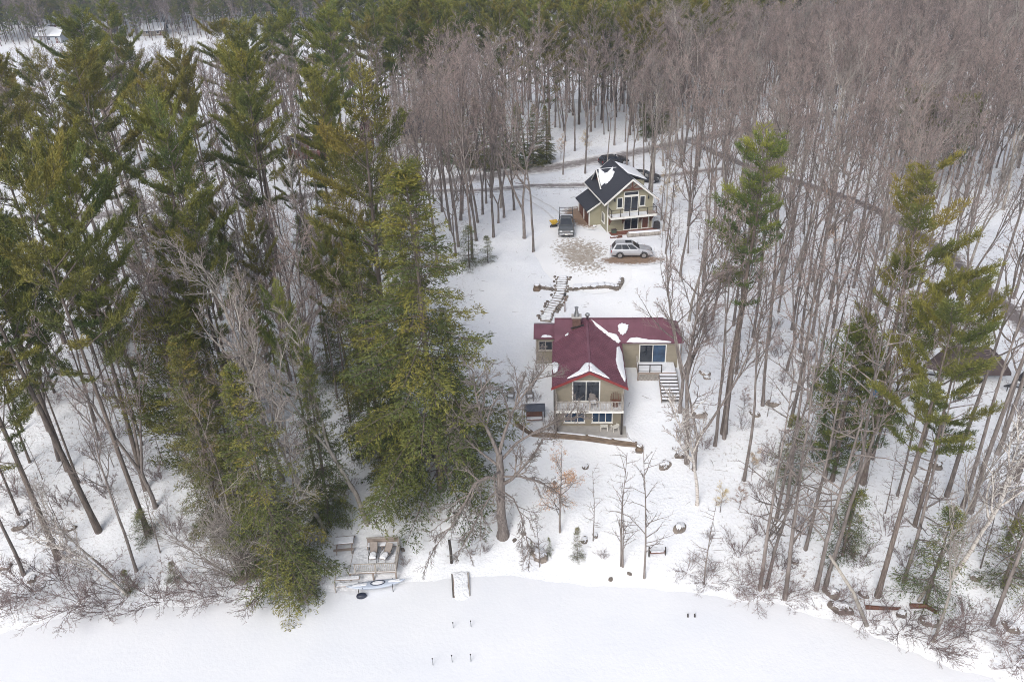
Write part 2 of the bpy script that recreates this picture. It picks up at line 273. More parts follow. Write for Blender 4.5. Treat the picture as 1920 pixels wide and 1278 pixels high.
class MB:
    """collects boxes, tubes and prisms and links them as one mesh object"""
    def __init__(s): s.v = []; s.f = []; s.sm = False
    def add(s, vs, fs):
        n = len(s.v); s.v += [tuple(p) for p in vs]; s.f += [tuple(i + n for i in f) for f in fs]; return s
    def box(s, x0, x1, y0, y1, z0, z1):
        return s.add([(x0, y0, z0), (x1, y0, z0), (x1, y1, z0), (x0, y1, z0), (x0, y0, z1), (x1, y0, z1), (x1, y1, z1), (x0, y1, z1)],
                     [(3, 2, 1, 0), (4, 5, 6, 7), (0, 1, 5, 4), (1, 2, 6, 5), (2, 3, 7, 6), (3, 0, 4, 7)])
    def cbox(s, c, d): return s.box(c[0] - d[0] / 2, c[0] + d[0] / 2, c[1] - d[1] / 2, c[1] + d[1] / 2, c[2] - d[2] / 2, c[2] + d[2] / 2)
    def bar(s, a, b, w, h, up=(0, 0, 1)):
        a, b = Vector(a), Vector(b); t = (b - a).normalized(); u = t.cross(Vector(up))
        if u.length < 1e-4: u = t.cross(Vector((1, 0, 0)))
        u.normalize(); v = u.cross(t); vs = []
        for p in (a, b):
            for su, sv in ((-1, -1), (1, -1), (1, 1), (-1, 1)): vs.append(p + u * su * w / 2 + v * sv * h / 2)
        return s.add(vs, [(0, 1, 2, 3), (7, 6, 5, 4), (0, 4, 5, 1), (1, 5, 6, 2), (2, 6, 7, 3), (3, 7, 4, 0)])
    def tube(s, pts, rad, k=8, cap=True):
        pts = [Vector(p) for p in pts]; n = len(pts)
        if not hasattr(rad, '__len__'): rad = [rad] * n
        vs = []; fs = []
        for i, p in enumerate(pts):
            t = (pts[min(i + 1, n - 1)] - pts[max(i - 1, 0)]).normalized(); ref = Vector((0, 0, 1)) if abs(t.z) < 0.9 else Vector((1, 0, 0))
            u = t.cross(ref).normalized(); v = t.cross(u)
            for j in range(k): a = 2 * math.pi * j / k; vs.append(p + (u * math.cos(a) + v * math.sin(a)) * rad[i])
        for i in range(n - 1):
            for j in range(k): fs.append((i * k + j, (i + 1) * k + j, (i + 1) * k + (j + 1) % k, i * k + (j + 1) % k))
        if cap: fs.append(tuple(range(k))); fs.append(tuple(reversed(range((n - 1) * k, n * k))))
        return s.add(vs, fs)
    def prism(s, poly, off):
        """flat polygon (3-D points) pushed out along off"""
        n = len(poly); o = Vector(off); vs = [Vector(p) for p in poly] + [Vector(p) + o for p in poly]
        return s.add(vs, [tuple(reversed(range(n))), tuple(range(n, 2 * n))] + [(i, (i + 1) % n, n + (i + 1) % n, n + i) for i in range(n)])
    def loft(s, rings, cap=True):
        k = len(rings[0]); vs = [p for r in rings for p in r]; fs = []
        for i in range(len(rings) - 1):
            for j in range(k): fs.append((i * k + j, i * k + (j + 1) % k, (i + 1) * k + (j + 1) % k, (i + 1) * k + j))
        if cap: fs.append(tuple(reversed(range(k)))); fs.append(tuple(range((len(rings) - 1) * k, len(rings) * k)))
        return s.add(vs, fs)
    def mesh(s, name, m, bevel=0.0, smooth=False):
        me = bpy.data.meshes.new(name); me.from_pydata(s.v, [], s.f); me.materials.append(M[m] if isinstance(m, str) else m)
        bm = bmesh.new(); bm.from_mesh(me); bmesh.ops.recalc_face_normals(bm, faces=bm.faces)
        if bevel: bmesh.ops.bevel(bm, geom=[e for e in bm.edges if len(e.link_faces) == 2 and e.calc_face_angle(0) > 0.5], offset=bevel, segments=2, affect='EDGES', profile=0.5)
        if smooth:
            for f in bm.faces: f.smooth = True
        bm.to_mesh(me); bm.free(); me.update(); return me
    def build(s, name, m, parent=None, loc=None, rz=None, bevel=0.0, smooth=False, kind=None):
        o = bpy.data.objects.new(name, s.mesh(name, m, bevel, smooth)); link(o); o.parent = parent
        if loc is not None: o.location = loc
        if rz is not None: o.rotation_euler = (0, 0, rz)
        if kind: o['kind'] = kind
        return o
def inst(name, me, parent=None, loc=(0, 0, 0), rot=(0, 0, 0), sc=(1, 1, 1)):
    o = bpy.data.objects.new(name, me); link(o); o.parent = parent; o.location = loc; o.rotation_euler = rot; o.scale = sc; return o
def part(name, m, parent, *boxes, bevel=0.0, kind=None):
    b = MB()
    for x in boxes: b.box(*x)
    return b.build(name, m, parent, bevel=bevel, kind=kind)
def copy_tree(o, parent=None):
    c = o.copy(); link(c); c.parent = parent
    for ch in o.children: copy_tree(ch, c)
    return c

# ------------------------------------------------------------------ ground, lake, roads
def axis(lo, d0, d1, hi, step):
    mid = list(np.arange(d0, d1 + 1e-6, step)); a = []; s = step; p = d0
    while p > lo: s *= 1.16; p -= s; a.append(p)
    b = []; s = step; p = mid[-1]
    while p < hi: s *= 1.13; p += s; b.append(p)
    return np.array(a[::-1] + mid + b)
def grid_mesh(name, xs, ys, hf, m):
    nx, ny = len(xs), len(ys)
    V = np.array([(x, y, hf(x, y)) for y in ys for x in xs], dtype=np.float32)
    i = np.arange(nx * ny).reshape(ny, nx)
    F = np.stack([i[:-1, :-1], i[:-1, 1:], i[1:, 1:], i[1:, :-1]], -1).reshape(-1, 4)
    return np_mesh(name, V, [F], [m], smooth=True)
gx = axis(-1050, -62, 76, 1050, 0.95); gy = axis(-60, 30, 136, 1150, 0.95)
ground = inst('ground', grid_mesh('ground', gx, gy, height, M['snow'])); _wa = ground.data.attributes.new('wood', 'FLOAT', 'POINT')
def wood_at(x, y):
    w = 1.0 - sstep(-6, -2, x) * (1 - sstep(17, 21, x)) * (1 - sstep(112, 118, y)) if y > 57 else 1.0 - sstep(-17, -13, x) * (1 - sstep(14, 18, x)) * 0.75
    return w * (1 if hg(x, y) > 0.05 else 0)
_wa.data.foreach_set('value', np.array([wood_at(x, y) for y in gy for x in gx], dtype=np.float32))
tag(ground, 'snowy hillside ground with leaf litter', kind='structure')
lk = MB().add([(-1040, -60, 0), (1040, -60, 0), (1040, 560, 0), (-1040, 560, 0)], [(0, 1, 2, 3)]).build('frozen_lake', 'lake'); tag(lk, 'frozen lake under smooth snow', kind='structure')
def catmull(pts, n=8):
    P = [Vector(p) for p in pts]; P = [2 * P[0] - P[1]] + P + [2 * P[-1] - P[-2]]; out = []
    for i in range(1, len(P) - 2):
        for k in range(n):
            t = k / n; a, b, c, d = P[i - 1:i + 3]
            out.append(0.5 * ((2 * b) + (c - a) * t + (2 * a - 5 * b + 4 * c - d) * t * t + (3 * b - a - 3 * c + d) * t ** 3))
    out.append(P[-2]); return out
def ribbon(name, pts, width, m, dz=0.05, k=8, taper=False):
    c = catmull([(p[0], p[1], 0) for p in pts], 10); V = []; E = []; n = len(c)
    for i, p in enumerate(c):
        t = (c[min(i + 1, n - 1)] - c[max(i - 1, 0)]).normalized(); u = Vector((-t.y, t.x, 0))
        for j in range(k + 1):
            s = j / k * 2 - 1; q = p + u * s * width / 2; e = abs(s) ** 2.5
            if taper: e = max(e, 1 - min(1, min(i, n - 1 - i) / 6))
            V.append((q.x, q.y, hg(q.x, q.y) + dz)); E.append(e)
    i = np.arange(n * (k + 1)).reshape(n, k + 1)
    F = np.stack([i[:-1, :-1], i[1:, :-1], i[1:, 1:], i[:-1, 1:]], -1).reshape(-1, 4)
    return inst(name, np_mesh(name, V, [F], [M[m]], smooth=True, tint=E, attr='edge'))
def blob(name, c, rx, ry, m, rz=0.0, dz=0.05, seed=0):
    rings, k = 8, 36; V = [(c[0], c[1], hg(c[0], c[1]) + dz)]; E = [0]; F3 = []; F4 = []
    for i in range(1, rings + 1):
        for j in range(k):
            a = 2 * math.pi * j / k; q = i / rings * (1 + 0.25 * noise.noise((math.cos(a) * 1.3 + seed, math.sin(a) * 1.3, seed)))
            x, y = q * rx * math.cos(a), q * ry * math.sin(a); X = c[0] + x * math.cos(rz) - y * math.sin(rz); Y = c[1] + x * math.sin(rz) + y * math.cos(rz)
            V.append((X, Y, hg(X, Y) + dz)); E.append((i / rings) ** 2)
    for j in range(k): F3.append((0, 1 + j, 1 + (j + 1) % k))
    for i in range(rings - 1):
        for j in range(k): F4.append((1 + i * k + j, 1 + (i + 1) * k + j, 1 + (i + 1) * k + (j + 1) % k, 1 + i * k + (j + 1) % k))
    return inst(name, np_mesh(name, V, [np.array(F3), np.array(F4)], [M[m]], smooth=True, tint=E, attr='edge'))
ROAD = [(-110, 108), (-55, 114), (-28, 119), (-8.4, 124), (14.5, 132), (34, 143.5), (62, 158), (95, 168), (150, 176)]
LANE = [(-20, 119.3), (-8.2, 118.6), (10.7, 119.2), (18, 121), (27, 122.8), (36, 124.5)]
DRIVE = [(34, 142), (37, 131), (41.7, 121), (47, 111.5), (50.5, 102), (51.8, 92), (51.4, 82), (51.5, 71), (52, 60), (52.5, 50)]
tag(ribbon('road', ROAD, 5.2, 'road', 0.06), 'grey slushy road behind the houses', kind='structure')
tag(ribbon('side_road', LANE, 2.3, 'road', 0.09), 'narrow grey lane before the road', kind='structure')
tag(ribbon('asphalt_drive', DRIVE, 3.0, 'asphalt_drive', 0.08), 'dark curving asphalt drive through the wood', kind='structure')
tag(blob('driveway', (9.2, 92.0), 6.0, 9.5, 'gravel', R(8), 0.06, 3), 'churned gravel showing through drive snow', kind='structure')
tag(blob('gravel_patch', (14.7, 89.4), 4.6, 1.5, 'dirt', -0.05, 0.10, 5), 'bare brown gravel under the silver car', kind='structure')
tag(blob('garage_apron', (10.2, 105.0), 2.5, 4.8, 'dirt', R(10), 0.07, 8), 'bare brown gravel before the garage doors', kind='structure')
M['track'] = edge_mat('packed_snow_track', (0.66, 0.66, 0.69), (0.56, 0.55, 0.56), 1.2, 0.70, 0.2, (0.82, 0.83, 0.855), 1.8)
for k, off in enumerate((-0.85, 0.85)):
    tag(ribbon('tyre_track', [(7.9 + off, 97), (7.3 + off, 103), (5.5 + off, 109), (3.0 + off, 114), (1.5 + off, 118)], 0.5, 'track', 0.055, 4, True), 'packed tyre track across the drive snow', kind='structure')
tag(ribbon('footpath', [(-11, 49.5), (-10.2, 52), (-9.6, 55), (-8, 58), (-4, 61.5), (0.5, 64)], 0.45, 'track', 0.05, 4, True), 'trodden snow path from the deck to the house', kind='structure')
# ------------------------------------------------------------------ tree builders
def tubes(branches):
    """branches: list of (pts list of 3-tuples, radii list, sides) -> V, [quads]"""
    grp = {}
    for p, r, k in branches: grp.setdefault((len(p), k), []).append((p, r))
    Vs = []; Fs = []; off = 0
    for (n, k), L in grp.items():
        P = np.array([b[0] for b in L], dtype=np.float64); Rr = np.array([b[1] for b in L], dtype=np.float64)
        T = np.empty_like(P); T[:, 1:-1] = P[:, 2:] - P[:, :-2]; T[:, 0] = P[:, 1] - P[:, 0]; T[:, -1] = P[:, -1] - P[:, -2]
        T /= np.linalg.norm(T, axis=2, keepdims=True) + 1e-9
        T0 = P[:, -1] - P[:, 0]; ref = np.where(np.abs(T0[:, 2:3]) > 0.85 * np.linalg.norm(T0, axis=1, keepdims=True), [[1.0, 0.13, 0]], [[0, 0.13, 1.0]])[:, None, :]
        U = np.cross(T, np.broadcast_to(ref, T.shape)); U /= np.linalg.norm(U, axis=2, keepdims=True) + 1e-9; W = np.cross(T, U)
        a = 2 * np.pi * np.arange(k) / k
        ring = P[:, :, None, :] + Rr[:, :, None, None] * (U[:, :, None, :] * np.cos(a)[None, None, :, None] + W[:, :, None, :] * np.sin(a)[None, None, :, None])
        B = len(L); Vs.append(ring.reshape(-1, 3)); idx = off + np.arange(B * n * k).reshape(B, n, k); nx = np.roll(idx, -1, axis=2)
        Fs.append(np.stack([idx[:, :-1], nx[:, :-1], nx[:, 1:], idx[:, 1:]], -1).reshape(-1, 4)); off += B * n * k
    return np.concatenate(Vs), Fs
def vnorm(v):
    l = math.sqrt(v[0] * v[0] + v[1] * v[1] + v[2] * v[2]) or 1e-9; return (v[0] / l, v[1] / l, v[2] / l)
def deflect(rng, d, ang):
    r = (rng.gauss(0, 1), rng.gauss(0, 1), rng.gauss(0, 1)); dd = r[0] * d[0] + r[1] * d[1] + r[2] * d[2]
    q = vnorm((r[0] - dd * d[0], r[1] - dd * d[1], r[2] - dd * d[2])); c, s = math.cos(ang), math.sin(ang)
    return (d[0] * c + q[0] * s, d[1] * c + q[1] * s, d[2] * c + q[2] * s)
def path_from(rng, p, d, L, n, wob, trop):
    pts = [p]; s = L / n
    for i in range(n):
        d = vnorm((d[0] + rng.gauss(0, wob), d[1] + rng.gauss(0, wob), d[2] + rng.gauss(0, wob) + trop))
        p = (p[0] + d[0] * s, p[1] + d[1] * s, p[2] + d[2] * s); pts.append(p)
    return pts
def along(pts, f):
    q = f * (len(pts) - 1); i = min(int(q), len(pts) - 2); t = q - i; a, b = pts[i], pts[i + 1]
    return (a[0] + (b[0] - a[0]) * t, a[1] + (b[1] - a[1]) * t, a[2] + (b[2] - a[2]) * t), vnorm((b[0] - a[0], b[1] - a[1], b[2] - a[2]))
def ramify(rng, out, pts, r, L, lvl, cfg):
    """side branches of a given stem, down to twigs"""
    nchild, ang, lratio, rmin = cfg['n'][lvl], cfg['ang'][lvl], cfg['len'][lvl], cfg['r'][lvl]
    last = lvl == len(cfg['n']) - 1
    for i in range(nchild):
        f = cfg['f0'][lvl] + (1 - cfg['f0'][lvl]) * (i + rng.random()) / nchild; f = min(f, 0.995)
        p, d = along(pts, f); nd = deflect(rng, d, R(ang + rng.gauss(0, 9)))
        trop = cfg['trop'][lvl]
        if nd[2] < -0.2 and trop > 0: nd = vnorm((nd[0], nd[1], abs(nd[2]) * 0.3))
        l = L * lratio * (1 - 0.45 * f) * rng.uniform(0.65, 1.3)
        r0 = max(rmin, min(r * 0.6 * (1 - 0.5 * f), rmin * 2.6)); n = cfg['seg'][lvl]
        q = path_from(rng, p, nd, l, n, cfg['wob'], trop)
        out[lvl].append((q, [r0 * (1 - 0.75 * k / n) for k in range(n + 1)], cfg['k'][lvl]))
        if not last: ramify(rng, out, q, r0, l, lvl + 1, cfg)
BARE = dict(n=[13, 6, 5, 4], ang=[40, 42, 40, 38], len=[0.36, 0.50, 0.52, 0.55], r=[0.05, 0.027, 0.017, 0.0125], f0=[0.42, 0.25, 0.2, 0.15],
            seg=[6, 4, 3, 2], k=[6, 4, 3, 3], trop=[0.16, 0.09, 0.07, 0.05], wob=0.10)
def finish_tree(name, trunk, out, mt, mb, mtw, extra=None):
    V, F = tubes(trunk); tm = np_mesh(name + '_trunk', V, F, [M[mt]], smooth=True)
    big = out[0] + (out[1] if len(out) > 2 else []); small = [b for o in out[2 if len(out) > 2 else 1:] for b in o]
    V1, F1 = tubes(big); n1 = sum(len(f) for f in F1); Vs = [V1]; Fs = list(F1); mi = [np.zeros(n1)]
    if small:
        V2, F2 = tubes(small); Fs += [f + len(V1) for f in F2]; mi.append(np.ones(sum(len(f) for f in F2))); Vs.append(V2)
    mats = [M[mb], M[mtw]]; tint = None
    if extra is not None:
        V3, T3, tn, lm = extra; o = sum(len(v) for v in Vs); Vs.append(V3); nq = sum(len(f) for f in Fs); Fs.append(T3 + o); mi.append(np.full(len(T3), 2)); mats.append(M[lm])
        tint = np.concatenate([np.zeros(nq), tn])
    cm = np_mesh(name + '_crown', np.concatenate(Vs), Fs, mats, midx=mi, smooth=False, tint=tint)
    return tm, cm
def bare_mesh(name, seed, H=18.0, r0=None, cfg=None, mt='bark', mb='bark', mtw='twig', forks=0, lean=0.0, wob=0.035, **kw):
    rng = random.Random(seed); c = dict(BARE); c.update(cfg or {}); r0 = r0 or 0.0095 * H + 0.02
    out = [[] for _ in c['n']]; trunk = []
    d0 = vnorm((lean, 0, 1))
    if forks:
        fz = rng.uniform(0.18, 0.42) * H; base = path_from(rng, (0, 0, -0.3), d0, fz + 0.3, 5, wob, 0.03)
        trunk.append((base, [r0 * (1.35 if i == 0 else 1.0 - 0.06 * i) for i in range(6)], 9)); p, d = along(base, 0.98); a0 = rng.random() * 6.28
        for j in range(forks):
            a = a0 + j * 6.28 / forks + rng.uniform(-.4, .4); t = rng.uniform(0.22, 0.42); nd = vnorm((d[0] + t * math.cos(a), d[1] + t * math.sin(a), d[2]))
            l = (H - fz) * rng.uniform(0.85, 1.05); q = path_from(rng, p, nd, l, 9, wob * 1.2, 0.05); rr = r0 * rng.uniform(0.55, 0.75)
            trunk.append((q, [max(0.015, rr * (1 - 0.95 * (i / 9) ** 1.1)) for i in range(10)], 7)); cc = dict(c); cc['n'] = [max(5, int(c['n'][0] * 1.5 / forks))] + list(c['n'][1:]); cc['f0'] = [0.2] + list(c['f0'][1:])
            ramify(rng, out, q, rr, l * 1.1, 0, cc)
    else:
        q = path_from(rng, (0, 0, -0.3), d0, H + 0.3, 12, wob, 0.03)
        trunk.append((q, [max(0.015, r0 * (1.3 if i == 0 else 1) * (1 - 0.94 * (i / 12) ** 1.15)) for i in range(13)], 8)); ramify(rng, out, q, r0, H, 0, c)
    return finish_tree(name, trunk, out, mt, mb, mtw, **kw)
def needles(rng, C, D, tn, m, L, w, spread=0.9, jit=0.08, flat=0.0):
    N = len(C); C = np.repeat(C, m, 0); D = np.repeat(D, m, 0); tn = np.repeat(tn, m) + rng.normal(0, 0.07, N * m)
    rd = rng.normal(0, 1, (N * m, 3)); rd[:, 2] *= (1 - flat); d = D + spread * rd / (np.linalg.norm(rd, axis=1, keepdims=True) + 1e-9)
    d /= np.linalg.norm(d, axis=1, keepdims=True) + 1e-9; b = C + rng.normal(0, jit, (N * m, 3)); ll = L * rng.uniform(0.6, 1.2, (N * m, 1))
    s = np.cross(d, rng.normal(0, 1, (N * m, 3))); s /= np.linalg.norm(s, axis=1, keepdims=True) + 1e-9; s *= w
    V = np.stack([b - s, b + s, b + d * ll], 1).reshape(-1, 3); F = np.arange(N * m * 3).reshape(-1, 3)
    return V, F, np.clip(tn, 0, 1)
def conifer_mesh(name, seed, H=24.0, base=0.35, step=0.75, nb=(4, 6), rad=4.2, prof='pine', droop=0.0, m=6, L=0.34, w=0.034, mat_n='needle', gap=0.12, lat=0.36, tup=0.25, dead=6):
    rg = random.Random(seed); rng = np.random.default_rng(seed); r0 = 0.0085 * H + 0.05
    tp = path_from(rg, (0, 0, -0.3), (0, 0, 1), H + 0.3, 12, 0.012, 0.02)
    trunk = [(tp, [max(0.02, r0 * (1.3 if i == 0 else 1) * (1 - 0.95 * (i / 12) ** 1.25)) for i in range(13)], 9)]
    br = []; lats = []; C = []; D = []; T = []
    z = base * H
    # dead snags under the live crown
    for _ in range(dead):
        f = rg.uniform(base * 0.35, base * 1.05); p, d = along(tp, f); a = rg.random() * 6.28
        br.append((path_from(rg, p, vnorm((math.cos(a), math.sin(a), rg.uniform(-0.1, 0.2))), rg.uniform(0.8, 2.4), 3, 0.12, 0.0), [0.03, 0.022, 0.015, 0.008], 4))
    while z < H * 0.985:
        f = z / H; u = min(1.0, max(0.0, (f - base) / (1 - base)))
        if prof == 'pine': rr = rad * min(1.0, 0.62 + 1.5 * u) * (1 - u ** 3.4) ** 0.62 + 0.5
        elif prof == 'round': rr = rad * math.sqrt(max(0.02, 1 - (2 * u - 0.9) ** 2 / 1.25)) + 0.2
        else: rr = rad * (1 - u) ** 0.85 * min(1, 0.75 + 1.5 * u) + 0.25
        n = rg.randint(*nb); a0 = rg.random() * 6.28; flag = 0.32 if prof == 'pine' else 0.1
        for j in range(n):
            if rg.random() < gap: continue
            a = a0 + j * 6.28 / n + rg.uniform(-.35, .35); l = rr * (1 + flag * math.cos(a - seed)) * rg.choice([rg.uniform(0.45, 0.8), rg.uniform(0.8, 1.12), rg.uniform(0.85, 1.25)])
            p, _ = along(tp, min(0.99, f + rg.uniform(-.012, .012))); up = (0.25 + 0.55 * u if prof != 'cone' else 0.12 + 0.5 * u * u) - droop * (1 - u)
            q = path_from(rg, p, vnorm((math.cos(a), math.sin(a), up)), l, 5, 0.06, (0.05 if droop == 0 else -0.07 * (1 - u)))
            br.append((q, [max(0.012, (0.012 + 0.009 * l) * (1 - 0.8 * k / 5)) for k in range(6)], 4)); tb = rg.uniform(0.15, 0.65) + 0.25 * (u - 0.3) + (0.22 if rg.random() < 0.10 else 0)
            x = 0.22 if prof == 'cone' else 0.34
            nl = max(3, int(l / lat)); 
            for i in range(nl):
                ff = x + (1 - x) * (i + rg.random() * 0.6) / nl; ff = min(ff, 0.99); pp, dd = along(q, ff)
                for sd in (-1, 1):
                    side = vnorm((-dd[1] * sd, dd[0] * sd, 0)); ll = (0.32 * l * (1 - 0.72 * ff) + 0.28) * rg.uniform(0.7, 1.25)
                    ld = vnorm((dd[0] * 0.75 + side[0], dd[1] * 0.75 + side[1], dd[2] * 0.6 + (0.12 if droop == 0 else -0.18)))
                    lp = path_from(rg, pp, ld, ll, 2, 0.10, 0.06 if droop == 0 else -0.05); lats.append((lp, [0.011, 0.008, 0.004], 3))
                    nt_ = max(2, int(ll / tup))
                    for t in range(nt_):
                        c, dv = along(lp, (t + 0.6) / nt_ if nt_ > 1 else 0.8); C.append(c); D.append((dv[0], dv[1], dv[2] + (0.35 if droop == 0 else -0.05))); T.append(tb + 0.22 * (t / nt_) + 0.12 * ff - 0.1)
            c, dv = along(q, 0.995); C.append(c); D.append((dv[0], dv[1], dv[2] + 0.3)); T.append(tb + .2)
        z += step * rg.uniform(0.7, 1.3) * (1.0 if u < 0.75 else 0.7)
    tip = tp[-1]
    for k in range(10): C.append((tip[0], tip[1], tip[2] - 0.12 * k)); D.append((0, 0, 1)); T.append(0.6)
    V3, T3, tn = needles(rng, np.array(C), np.array(D), np.clip(np.array(T), 0, 1), m, L, w, spread=0.85 if droop == 0 else 0.75, flat=0.3 if droop == 0 else 0.5)
    return finish_tree(name, trunk, [br, lats], 'bark_pine', 'bark_pine', 'bark_pine', extra=(V3, T3, tn, mat_n))
def shrub_mesh(name, seed, H=3.0, stems=9, spread=0.6, arch=-0.03, mt='shrub', mtw='shrub', nn=(7, 5, 3), r=0.022, lean=(0, 0)):
    rg = random.Random(seed); cfg = dict(BARE); cfg.update(n=list(nn), ang=[32, 36, 36], len=[0.42, 0.5, 0.5], r=[0.016, 0.012, 0.0105], f0=[0.25, 0.2, 0.15], seg=[3, 3, 2], k=[4, 3, 3], trop=[0.03, 0.02, 0.0])
    out = [[], [], []]; trunk = []
    for i in range(stems):
        a = i * 6.28 / stems + rg.uniform(-.4, .4); s = spread * rg.uniform(0.3, 1.2); b = (0.18 * math.cos(a), 0.18 * math.sin(a), -0.15)
        l = H * rg.uniform(0.65, 1.15); q = path_from(rg, b, vnorm((s * math.cos(a) + lean[0], s * math.sin(a) + lean[1], 1)), l, 6, 0.09, arch)
        trunk.append((q, [r * (1 - 0.8 * k / 6) for k in range(7)], 5)); ramify(rg, out, q, r, l, 0, cfg)
    return finish_tree(name, trunk, out, mt, mt, mtw)
def leafy_extra(cm_pts, seed, n, L, w, lm):
    pass

KINDS = {}
def kind(key, H, meshes): KINDS.setdefault(key, []).append((H, meshes))
for s in range(4): kind('bare', 18.0, bare_mesh('bare_tree', 11 + s, 18.0))
for s in range(3): kind('bare', 18.0, bare_mesh('bare_tree', 31 + s, 18.0, forks=2 + s % 2))
for s in range(3): kind('pale', 18.0, bare_mesh('pale_tree', 51 + s, 18.0, forks=2 if s else 0, mt='bark_pale', mb='bark_pale', mtw='twig_pale', wob=0.06))
SLIM = dict(n=[9, 5, 4, 3], len=[0.24, 0.5, 0.52, 0.55], r=[0.035, 0.02, 0.014, 0.0115], f0=[0.5, 0.25, 0.2, 0.15])
for s in range(4): kind('slim', 17.0, bare_mesh('slim_tree', 41 + s, 17.0, r0=0.125, cfg=SLIM, wob=0.03))
for s in range(2): kind('sapling', 8.0, bare_mesh('sapling', 61 + s, 8.0, r0=0.062, wob=0.02, cfg=dict(n=[22, 3, 2], ang=[62, 38, 36], len=[0.19, 0.40, 0.5], r=[0.0115, 0.009, 0.008], f0=[0.22, 0.3, 0.3], seg=[4, 3, 2], k=[4, 3, 3], trop=[0.03, 0.03, 0.02])))
kind('birch', 9.0, bare_mesh('birch', 71, 9.0, r0=0.12, mt='birch', mb='birch', mtw='twig_pale', wob=0.07))
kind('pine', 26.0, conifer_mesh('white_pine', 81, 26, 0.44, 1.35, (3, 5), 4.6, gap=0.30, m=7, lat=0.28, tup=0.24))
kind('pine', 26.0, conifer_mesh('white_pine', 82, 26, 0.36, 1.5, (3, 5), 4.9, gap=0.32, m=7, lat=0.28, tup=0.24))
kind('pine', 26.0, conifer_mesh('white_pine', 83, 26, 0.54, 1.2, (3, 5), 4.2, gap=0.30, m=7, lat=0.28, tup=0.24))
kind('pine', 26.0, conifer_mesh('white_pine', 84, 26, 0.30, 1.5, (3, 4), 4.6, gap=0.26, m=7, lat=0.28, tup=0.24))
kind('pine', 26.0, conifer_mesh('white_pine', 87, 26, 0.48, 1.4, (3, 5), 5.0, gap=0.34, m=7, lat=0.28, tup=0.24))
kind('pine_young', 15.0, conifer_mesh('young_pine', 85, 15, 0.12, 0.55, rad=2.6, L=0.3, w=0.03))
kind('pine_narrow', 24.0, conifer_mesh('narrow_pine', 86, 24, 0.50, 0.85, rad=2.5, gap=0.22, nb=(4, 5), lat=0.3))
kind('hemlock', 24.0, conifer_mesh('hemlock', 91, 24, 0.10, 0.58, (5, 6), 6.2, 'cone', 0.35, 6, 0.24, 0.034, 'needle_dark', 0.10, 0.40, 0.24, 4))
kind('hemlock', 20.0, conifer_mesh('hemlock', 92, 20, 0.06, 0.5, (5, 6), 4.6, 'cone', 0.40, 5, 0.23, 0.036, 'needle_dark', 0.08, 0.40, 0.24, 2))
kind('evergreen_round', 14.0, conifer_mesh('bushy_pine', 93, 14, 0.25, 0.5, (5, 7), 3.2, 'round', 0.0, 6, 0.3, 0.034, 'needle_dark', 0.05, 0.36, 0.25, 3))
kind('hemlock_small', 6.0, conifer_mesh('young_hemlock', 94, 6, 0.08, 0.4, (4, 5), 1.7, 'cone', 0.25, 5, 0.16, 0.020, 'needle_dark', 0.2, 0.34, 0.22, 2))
for s in range(3): kind('shrub', 3.0, shrub_mesh('shrub', 101 + s, 3.0, 8 + s, 0.7, -0.02))
for s in range(4): kind('shore_shrub', 4.0, shrub_mesh('shore_shrub', 111 + s, 4.0, 10, 0.8, -0.055, nn=(9, 5, 3), r=0.026, lean=(0, -0.5)))
kind('clump', 9.0, shrub_mesh('pale_clump', 121, 9.0, 15, 0.42, -0.01, 'bark_pale', 'twig_pale', (10, 5, 3), 0.075))

NAMES = dict(slim='bare_tree', bare='bare_tree', pale='bare_tree', sapling='sapling', birch='birch_tree', pine='pine_tree', pine_young='pine_tree', pine_narrow='pine_tree', hemlock='hemlock_tree',
             evergreen_round='evergreen_tree', hemlock_small='hemlock_tree', shrub='shrub', shore_shrub='shrub', clump='tree_clump')
TREES = []
def plant(key, loc, H, label, group=None, rz=None, var=None, tilt=(0, 0), wide=1.0, sink=0.1, cat='tree'):
    rg = random.Random(int(loc[0] * 1000) * 7 + int(loc[1] * 1000)); L = KINDS[key]
    if var is None: var = rg.randrange(len(L))
    h0, (tm, cm) = L[var % len(L)]
    t = thing(NAMES[key], label, cat, (loc[0], loc[1], loc[2] - sink), rg.random() * 6.28 if rz is None else rz, group)
    t.rotation_euler = (Matrix.Rotation(R(tilt[1]), 3, 'Y') @ Matrix.Rotation(R(tilt[0]), 3, 'X') @ Matrix.Rotation(t.rotation_euler[2], 3, 'Z')).to_euler(); s = H / h0; t.scale = (s * wide, s * wide, s)
    inst('trunk' if cat == 'tree' else 'stem', tm, t); inst('crown' if cat == 'tree' else 'twigs', cm, t)
    TREES.append((loc[0], loc[1], key, H)); return t
def project(x, y, z):
    dz = z - CAM_H; dep = y * math.cos(_P) - dz * math.sin(_P); up = y * math.sin(_P) + dz * math.cos(_P); a, b = x / dep, up / dep
    return 960 + _F * (a * math.cos(_RO) + b * math.sin(_RO)), 639 - _F * (b * math.cos(_RO) - a * math.sin(_RO))
def below_gap(x, y, h):             # keep the far lake and its cottages open to view over the stand
    while h > 9:
        px, py = project(x, y, hg(x, y) + h)
        if py >= float(np.interp(px, [-200, 125, 140, 205, 225, 420, 520, 640], [112, 112, 10, 0, 55, 45, 30, 0])): break
        h -= 0.5
    return h
def top_h(base, py): return at_y(960, py, base[1]).z - base[2]
